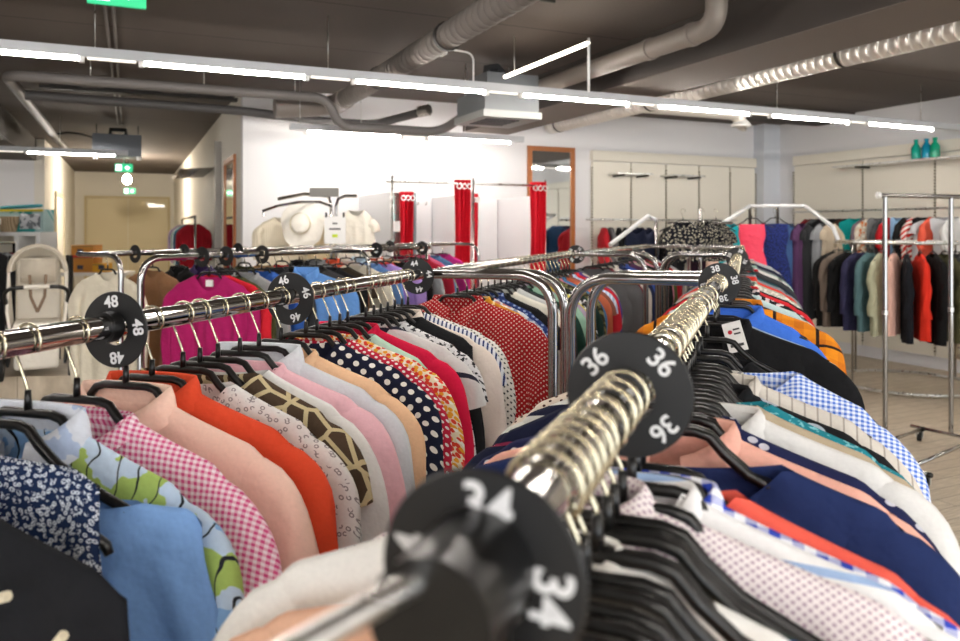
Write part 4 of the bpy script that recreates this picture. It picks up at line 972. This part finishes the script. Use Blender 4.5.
def hat(label, u, v, D, r, mat):
    c = P(u, v, D); t = thing('sun_hat', label, 'hat', c, 0); t.rotation_euler = (math.radians(84), 0, -.2)
    pr = [(r, -.01), (r*.8, .005), (r*.5, .012), (r*.44, .02), (r*.42, .04), (r*.3, .055), (.001, .058)]
    mb = MB(); n = 48; vs = []; fs = []
    for i, (rr, z) in enumerate(pr):
        for k in range(n):
            an = 2*PI*k/n; w = .018*math.sin(3*an+1) if i < 1 else .008*math.sin(3*an) if i < 2 else 0
            vs.append((rr*math.cos(an)*(1+.03*math.sin(5*an)*(i == 0)), rr*math.sin(an), z+w))
    for i in range(len(pr)-1):
        for k in range(n): fs.append((i*n+k, i*n+(k+1) % n, (i+1)*n+(k+1) % n, (i+1)*n+k))
    mb.add(vs, fs); part('brim_and_crown', mb, mat, t, auto=None)
    part('hat_band', MB().lathe([(r*.445, .02), (r*.45, .045), (r*.435, .045)], 36), fabric('#d9cfb6'), t)
hat('wide white brimmed hat facing forward on the stand', 302, 224, HD-.15, .195, STR)
single('', 'blouse', fabric('#d6cdb9', 'vstripe', '#c5bba5', s=60, r=.3), P(282, 206, HD+.1), .6, W=.19, L=.7, t=.04, sl=.3, label='ecru pleated blouse hanging left of the white hat')
single('', 'blouse', fabric('#e2ddd0'), P(356, 199, HD+.05), -.1, W=.14, L=.6, t=.05, sl=.16, label='off white ruffled blouse hanging right of the sign')
single('', 'top', fabric('#dcc9a4'), P(326, 204, HD+.12), .3, W=.12, L=.6, t=.04, sl=0, label='straw coloured top behind the white sign')
t = thing('paper_sign', 'small white sign with a yellow green box on the hat stand', 'sign', P(335, 230, HD-.3), 0)
part('card', MB().box(-.085, .085, -.003, .003, -.11, .11), WHITEP, t, False)
part('yellow_box', MB().box(-.022, .022, -.005, -.003, -.058, -.034), plain('lime', '#c3d82c', .5), t, False)
part('printed_lines', MB().box(-.02, .02, -.005, -.003, .045, .06).box(-.045, .045, -.005, -.003, 0, .016), plain('ink_grey', '#6e6e6e', .6), t, False)
for x in (-.07, .07): part('clip', MB().box(x-.007, x+.007, -.008, .008, .1, .14), BAND, t, False)

# ------------------------------------------------------------------ stroller at left
SD = 6.5
CRF = fabric('#ece6da', rough=.85); CRD = fabric('#c9bfae', rough=.85)
px = F/SD
t = thing('podium', 'low pale wooden podium under the cream stroller', 'podium', (P(38, 300, SD).x, SD, 0), .1)
part('podium_box', MB().box(-.6, .62, -.35, .6, 0, .42), MATS['floor'], t, False)
bx_, bz = P(38, 0, SD).x, .42
t = thing('stroller', 'cream baby stroller with black frame standing on the podium at left', 'stroller', (bx_, SD, bz), .5)
# hood: arched shell
mb = MB(); vs = []; fs = []; n = 20; m = 6
for j in range(m+1):
    g = j/m; yy = .28*g-.02
    for i in range(n+1):
        a_ = PI*i/n; rx = .215-.02*g; rz_ = .22*(1-.45*g*g)
        vs.append((rx*math.cos(a_), yy, .83+rz_*math.sin(a_)))
for j in range(m):
    for i in range(n): fs.append((j*(n+1)+i, j*(n+1)+i+1, (j+1)*(n+1)+i+1, (j+1)*(n+1)+i))
mb.add(vs, fs)
hood = part('hood', mb, CRF, t, auto=None)
so = hood.modifiers.new('thickness', 'SOLIDIFY'); so.thickness = .02
part('hood_trim', MB().tube([(.215*math.cos(PI*i/16), -.025, .83+.22*math.sin(PI*i/16)) for i in range(17)], .013, 8), CRD, t)
mb = MB().box(-.17, .17, .0, .07, .38, .96, Matrix.Rotation(-.18, 4, 'X'))
bk = part('seat_back', mb, CRF, t); bv = bk.modifiers.new('soft', 'BEVEL'); bv.width = .03; bv.segments = 3
mb = MB().box(-.17, .17, -.34, .04, .36, .43); st = part('seat', mb, CRF, t); bv = st.modifiers.new('soft', 'BEVEL'); bv.width = .025; bv.segments = 3
mb = MB().box(-.16, .16, -.42, -.33, .06, .40); st = part('leg_rest', mb, CRF, t); bv = st.modifiers.new('soft', 'BEVEL'); bv.width = .03; bv.segments = 3
part('head_cushion', MB().box(-.13, .13, -.03, .0, .74, .93), CRD, t)
for s in (-1, 1):
    part('side_wing', MB().add([(s*.18, .1, .4), (s*.21, .1, .84), (s*.2, -.05, .82), (s*.2, -.3, .52), (s*.18, -.32, .38)], [(0, 1, 2, 3, 4)]), CRF, t, False).modifiers.new('thickness', 'SOLIDIFY').thickness = .02
    part('harness_strap', MB().tube([(s*.06, -.03, .8), (s*.05, -.09, .62), (0, -.16, .5)], .012, 6), plain('strap_tan', '#8c7560', .7), t)
    part('frame_tube', MB().tube([(s*.23, .36, .12), (s*.23, -.1, .5), (s*.22, .3, .95)], .013, 8), BLACKP, t)
    part('frame_tube', MB().tube([(s*.23, .1, .42), (s*.2, -.4, .1)], .013, 8), BLACKP, t)
    for y, r in ((.38, .12), (-.42, .085)):
        w = part('wheel', MB().tube([(s*.24, y+r*math.cos(q), r+r*math.sin(q)) for q in [2*PI*k/20 for k in range(20)]], .018, 8, closed=True), RUBBER, t)
        part('hub', MB().cyl((s*.24-.015, y, r), (s*.24+.015, y, r), r*.4, 12), CHROME_W, w)
part('bumper_bar', MB().tube(arc_path([(-.21, -.1, .45), (-.23, -.38, .72), (.23, -.38, .72), (.21, -.1, .45)], .1), .016, 10), BLACKP, t)
part('bumper_cover', MB().cyl((-.09, -.38, .722), (.09, -.38, .722), .02, 12), CRF, t)
part('basket', MB().box(-.17, .17, -.2, .3, .1, .22), BLACKP, t, False)
# left shelf wall with pictures and monitor
SYD = 9.8
def wp(u, v, D=SYD): return P(u, v, D)
t = thing('wall_shelving', 'white shelving unit behind the stroller at left edge', 'shelf', (0, 0, 0))
x1, z1 = wp(40, 232).x, wp(0, 232).z; x0 = wp(-60, 232).x
part('top_board', MB().box(x0, x1, SYD, SYD+.4, z1-.05, z1), WHITEP, t, False)
for x in (x1-.05, wp(14, 0).x, x0): part('side_board', MB().box(x, x+.05, SYD, SYD+.4, 0, z1-.05), WHITEP, t, False)
part('back_board', MB().box(x0, x1, SYD+.38, SYD+.4, 0, z1-.05), plain('board_grey', '#cfcabc', .6), t, False)
part('middle_board', MB().box(x0+.05, x1-.05, SYD+.01, SYD+.37, z1-.6, z1-.56), WHITEP, t, False)
t = thing('playpen_box', 'printed box with teal border and yellow top stripe on the white shelf', 'box', (0, 0, 0))
xa, xb = wp(14, 0).x, wp(39, 0).x; za, zb_ = z1, wp(0, 209).z
part('carton', MB().box(xa-.4, xb, SYD+.1, SYD+.35, za, zb_), fabric('#2f8c88', 'speckle', '#9fb8b8', s=4, r=.5), t, False)
part('picture', MB().box(xa+.02, xb-.04, SYD+.09, SYD+.1, za+.04, zb_-.06), fabric('#b9bcc0', 'camo', '#6a6f74', '#e0e4e6', s=6), t, False)
part('yellow_stripe', MB().box(xa-.4, xb, SYD+.085, SYD+.1, zb_-.03, zb_), plain('yellow_green', '#b9a81c', .5), t, False)
t = thing('basket', 'woven tan basket on the white shelf left of the picture', 'basket', (wp(6, 0).x, SYD+.05, z1), 0)
part('woven_body', MB().lathe([(.0, 0), (.09, 0), (.12, .12), (.125, .2), (.115, .2), (.0, .02)], 20), fabric('#a8957a', 'vstripe', '#86745c', s=40, r=.5), t)
part('paper_tag', MB().box(-.12, -.02, -.13, -.12, .1, .17), WHITEP, t, False)
t = thing('toy_hoop', 'teal folded hoop lying on top of the printed box', 'toy', (wp(12, 0).x, SYD+.2, zb_), 0)
part('hoop', MB().tube([(.26*math.cos(q), .08*math.sin(q), .02+.03*math.cos(q*.5)**2) for q in [2*PI*k/24 for k in range(24)]], .02, 8, closed=True), plain('hoop_teal', '#2b7d86', .5), t)
t = thing('monitor', 'small screen with bright blue picture at the left edge', 'monitor', (wp(3, 0).x, SYD-.3, 1.15), 0)
part('bezel', MB().box(-.15, .1, 0, .04, .22, .45), BLACKP, t, False)
part('screen', MB().box(-.14, .09, -.003, 0, .24, .43), plain('screen_blue', '#1fa8e0', .3, 0, '#1fa8e0', .9), t, False)
part('stand', MB().cyl((-.02, .02, 0), (-.02, .02, .24), .02, 10), BLACKP, t)
t2 = thing('side_table', 'dark low table under the blue monitor', 'table', (wp(3, 0).x, SYD-.3, 0), 0)
part('table_top', MB().box(-.5, .14, -.2, .2, 1.11, 1.15), BLACKP, t2, False)
for x in (-.45, .1):
    for y in (-.17, .17): part('leg', MB().box(x-.02, x+.02, y-.02, y+.02, 0, 1.11), BLACKP, t2, False)
for i, (c, nm, u) in enumerate((('#1b1b1d', 'black', -8), ('#8d9092', 'grey', 0), ('#6b1f2a', 'dark red', 5), ('#2a2c33', 'dark blue', 11))):
    single('', 'jacket', fa(c), P(u, 243, 7.6+.12*i), .9, W=.18, L=.8, t=.04, sl=.5, label='%s jacket at the left edge beside the stroller' % nm)
t = thing('clothes_rack', 'small rack with dark jackets at the left edge of the view', 'clothes rack', (0, 0, 0))
a, b = P(-30, 244, 7.4), P(14, 243, 8.1)
part('hanging_rail', MB().cyl(a, b, .014, 8), CHROME, t)
for q in (a, b): part('post', MB().cyl((q.x, q.y, .0), q, .014, 8), CHROME, t)
# boxes and table in the corridor
BD = 13
t = thing('corridor_table', 'low white table in front of the corridor, under the orange boxes', 'table', (P(84, 0, BD).x, BD, 0), .2)
zt_ = P(0, 272, BD).z
part('table_top', MB().box(-.35, .75, -.3, .3, zt_-.05, zt_), WHITEP, t, False)
for x in (-.3, .7):
    for y in (-.25, .25): part('leg', MB().box(x-.02, x+.02, y-.02, y+.02, 0, zt_-.05), WHITEP, t, False)
CARD = plain('orange_card', '#c98a3a', .7); CARD2 = plain('yellow_card', '#dca42c', .7)
for lab, u0, u1, v0, v1, m_, dy in (('orange cardboard box with blue label, upper one by the double door', 75, 96.5, 245, 256, CARD, 0), ('orange cardboard box with dark print, lower one by the double door', 75, 96.5, 256.3, 271.9, CARD, 0), ('small yellow box beside the orange boxes on the table', 97.5, 108, 263, 271.9, CARD2, -.05)):
    p0, p1 = P(u0, v1, BD), P(u1, v0, BD)
    t = thing('storage_box', lab, 'box', (p0.x, BD+dy, p0.z), 0)
    part('carton', MB().box(0, p1.x-p0.x, -.12, .2, 0, p1.z-p0.z), m_, t, False)
    part('label_patch', MB().box(.1, .2, -.123, -.12, .05, .12), plain('patch_dark', '#3a4258', .6), t, False)
    part('lid_tape', MB().box(0, p1.x-p0.x, -.122, -.12, (p1.z-p0.z)-.03, (p1.z-p0.z)-.018), plain('tape_tan', '#8a7a55', .6), t, False)
t = thing('barrier', 'black barrier post with a red belt in front of the orange boxes', 'barrier', (P(71, 0, 12.5).x, 12.5, 0), 0)
part('post', MB().cyl((0, 0, 0), (0, 0, P(0, 255, 12.5).z), .035, 12), BLACKP, t)
part('belt', MB().box(0, .62, -.005, .005, P(0, 257.5, 12.5).z, P(0, 255.3, 12.5).z), plain('belt_red', '#c2141e', .6), t, False)
part('foot', MB().lathe([(.0, 0), (.16, 0), (.16, .02), (.0, .04)], 20), BLACKP, t)

# ------------------------------------------------------------------ world, camera
w = bpy.data.worlds.new('daylight'); S.world = w; w.use_nodes = True
w.node_tree.nodes['Background'].inputs[0].default_value = (.92, .96, 1, 1); w.node_tree.nodes['Background'].inputs[1].default_value = 1.5
cam = bpy.data.cameras.new('camera'); co = bpy.data.objects.new('camera', cam); C.objects.link(co); S.camera = co
co.location = (0, 0, EYE); co.rotation_euler = (PI/2, 0, 0)
cam.sensor_width = 36; cam.lens = F/960*36; cam.shift_y = -(320.5-230)/960; cam.clip_start = .02
cam.dof.use_dof = True; cam.dof.focus_distance = 1.45; cam.dof.aperture_fstop = 6.3
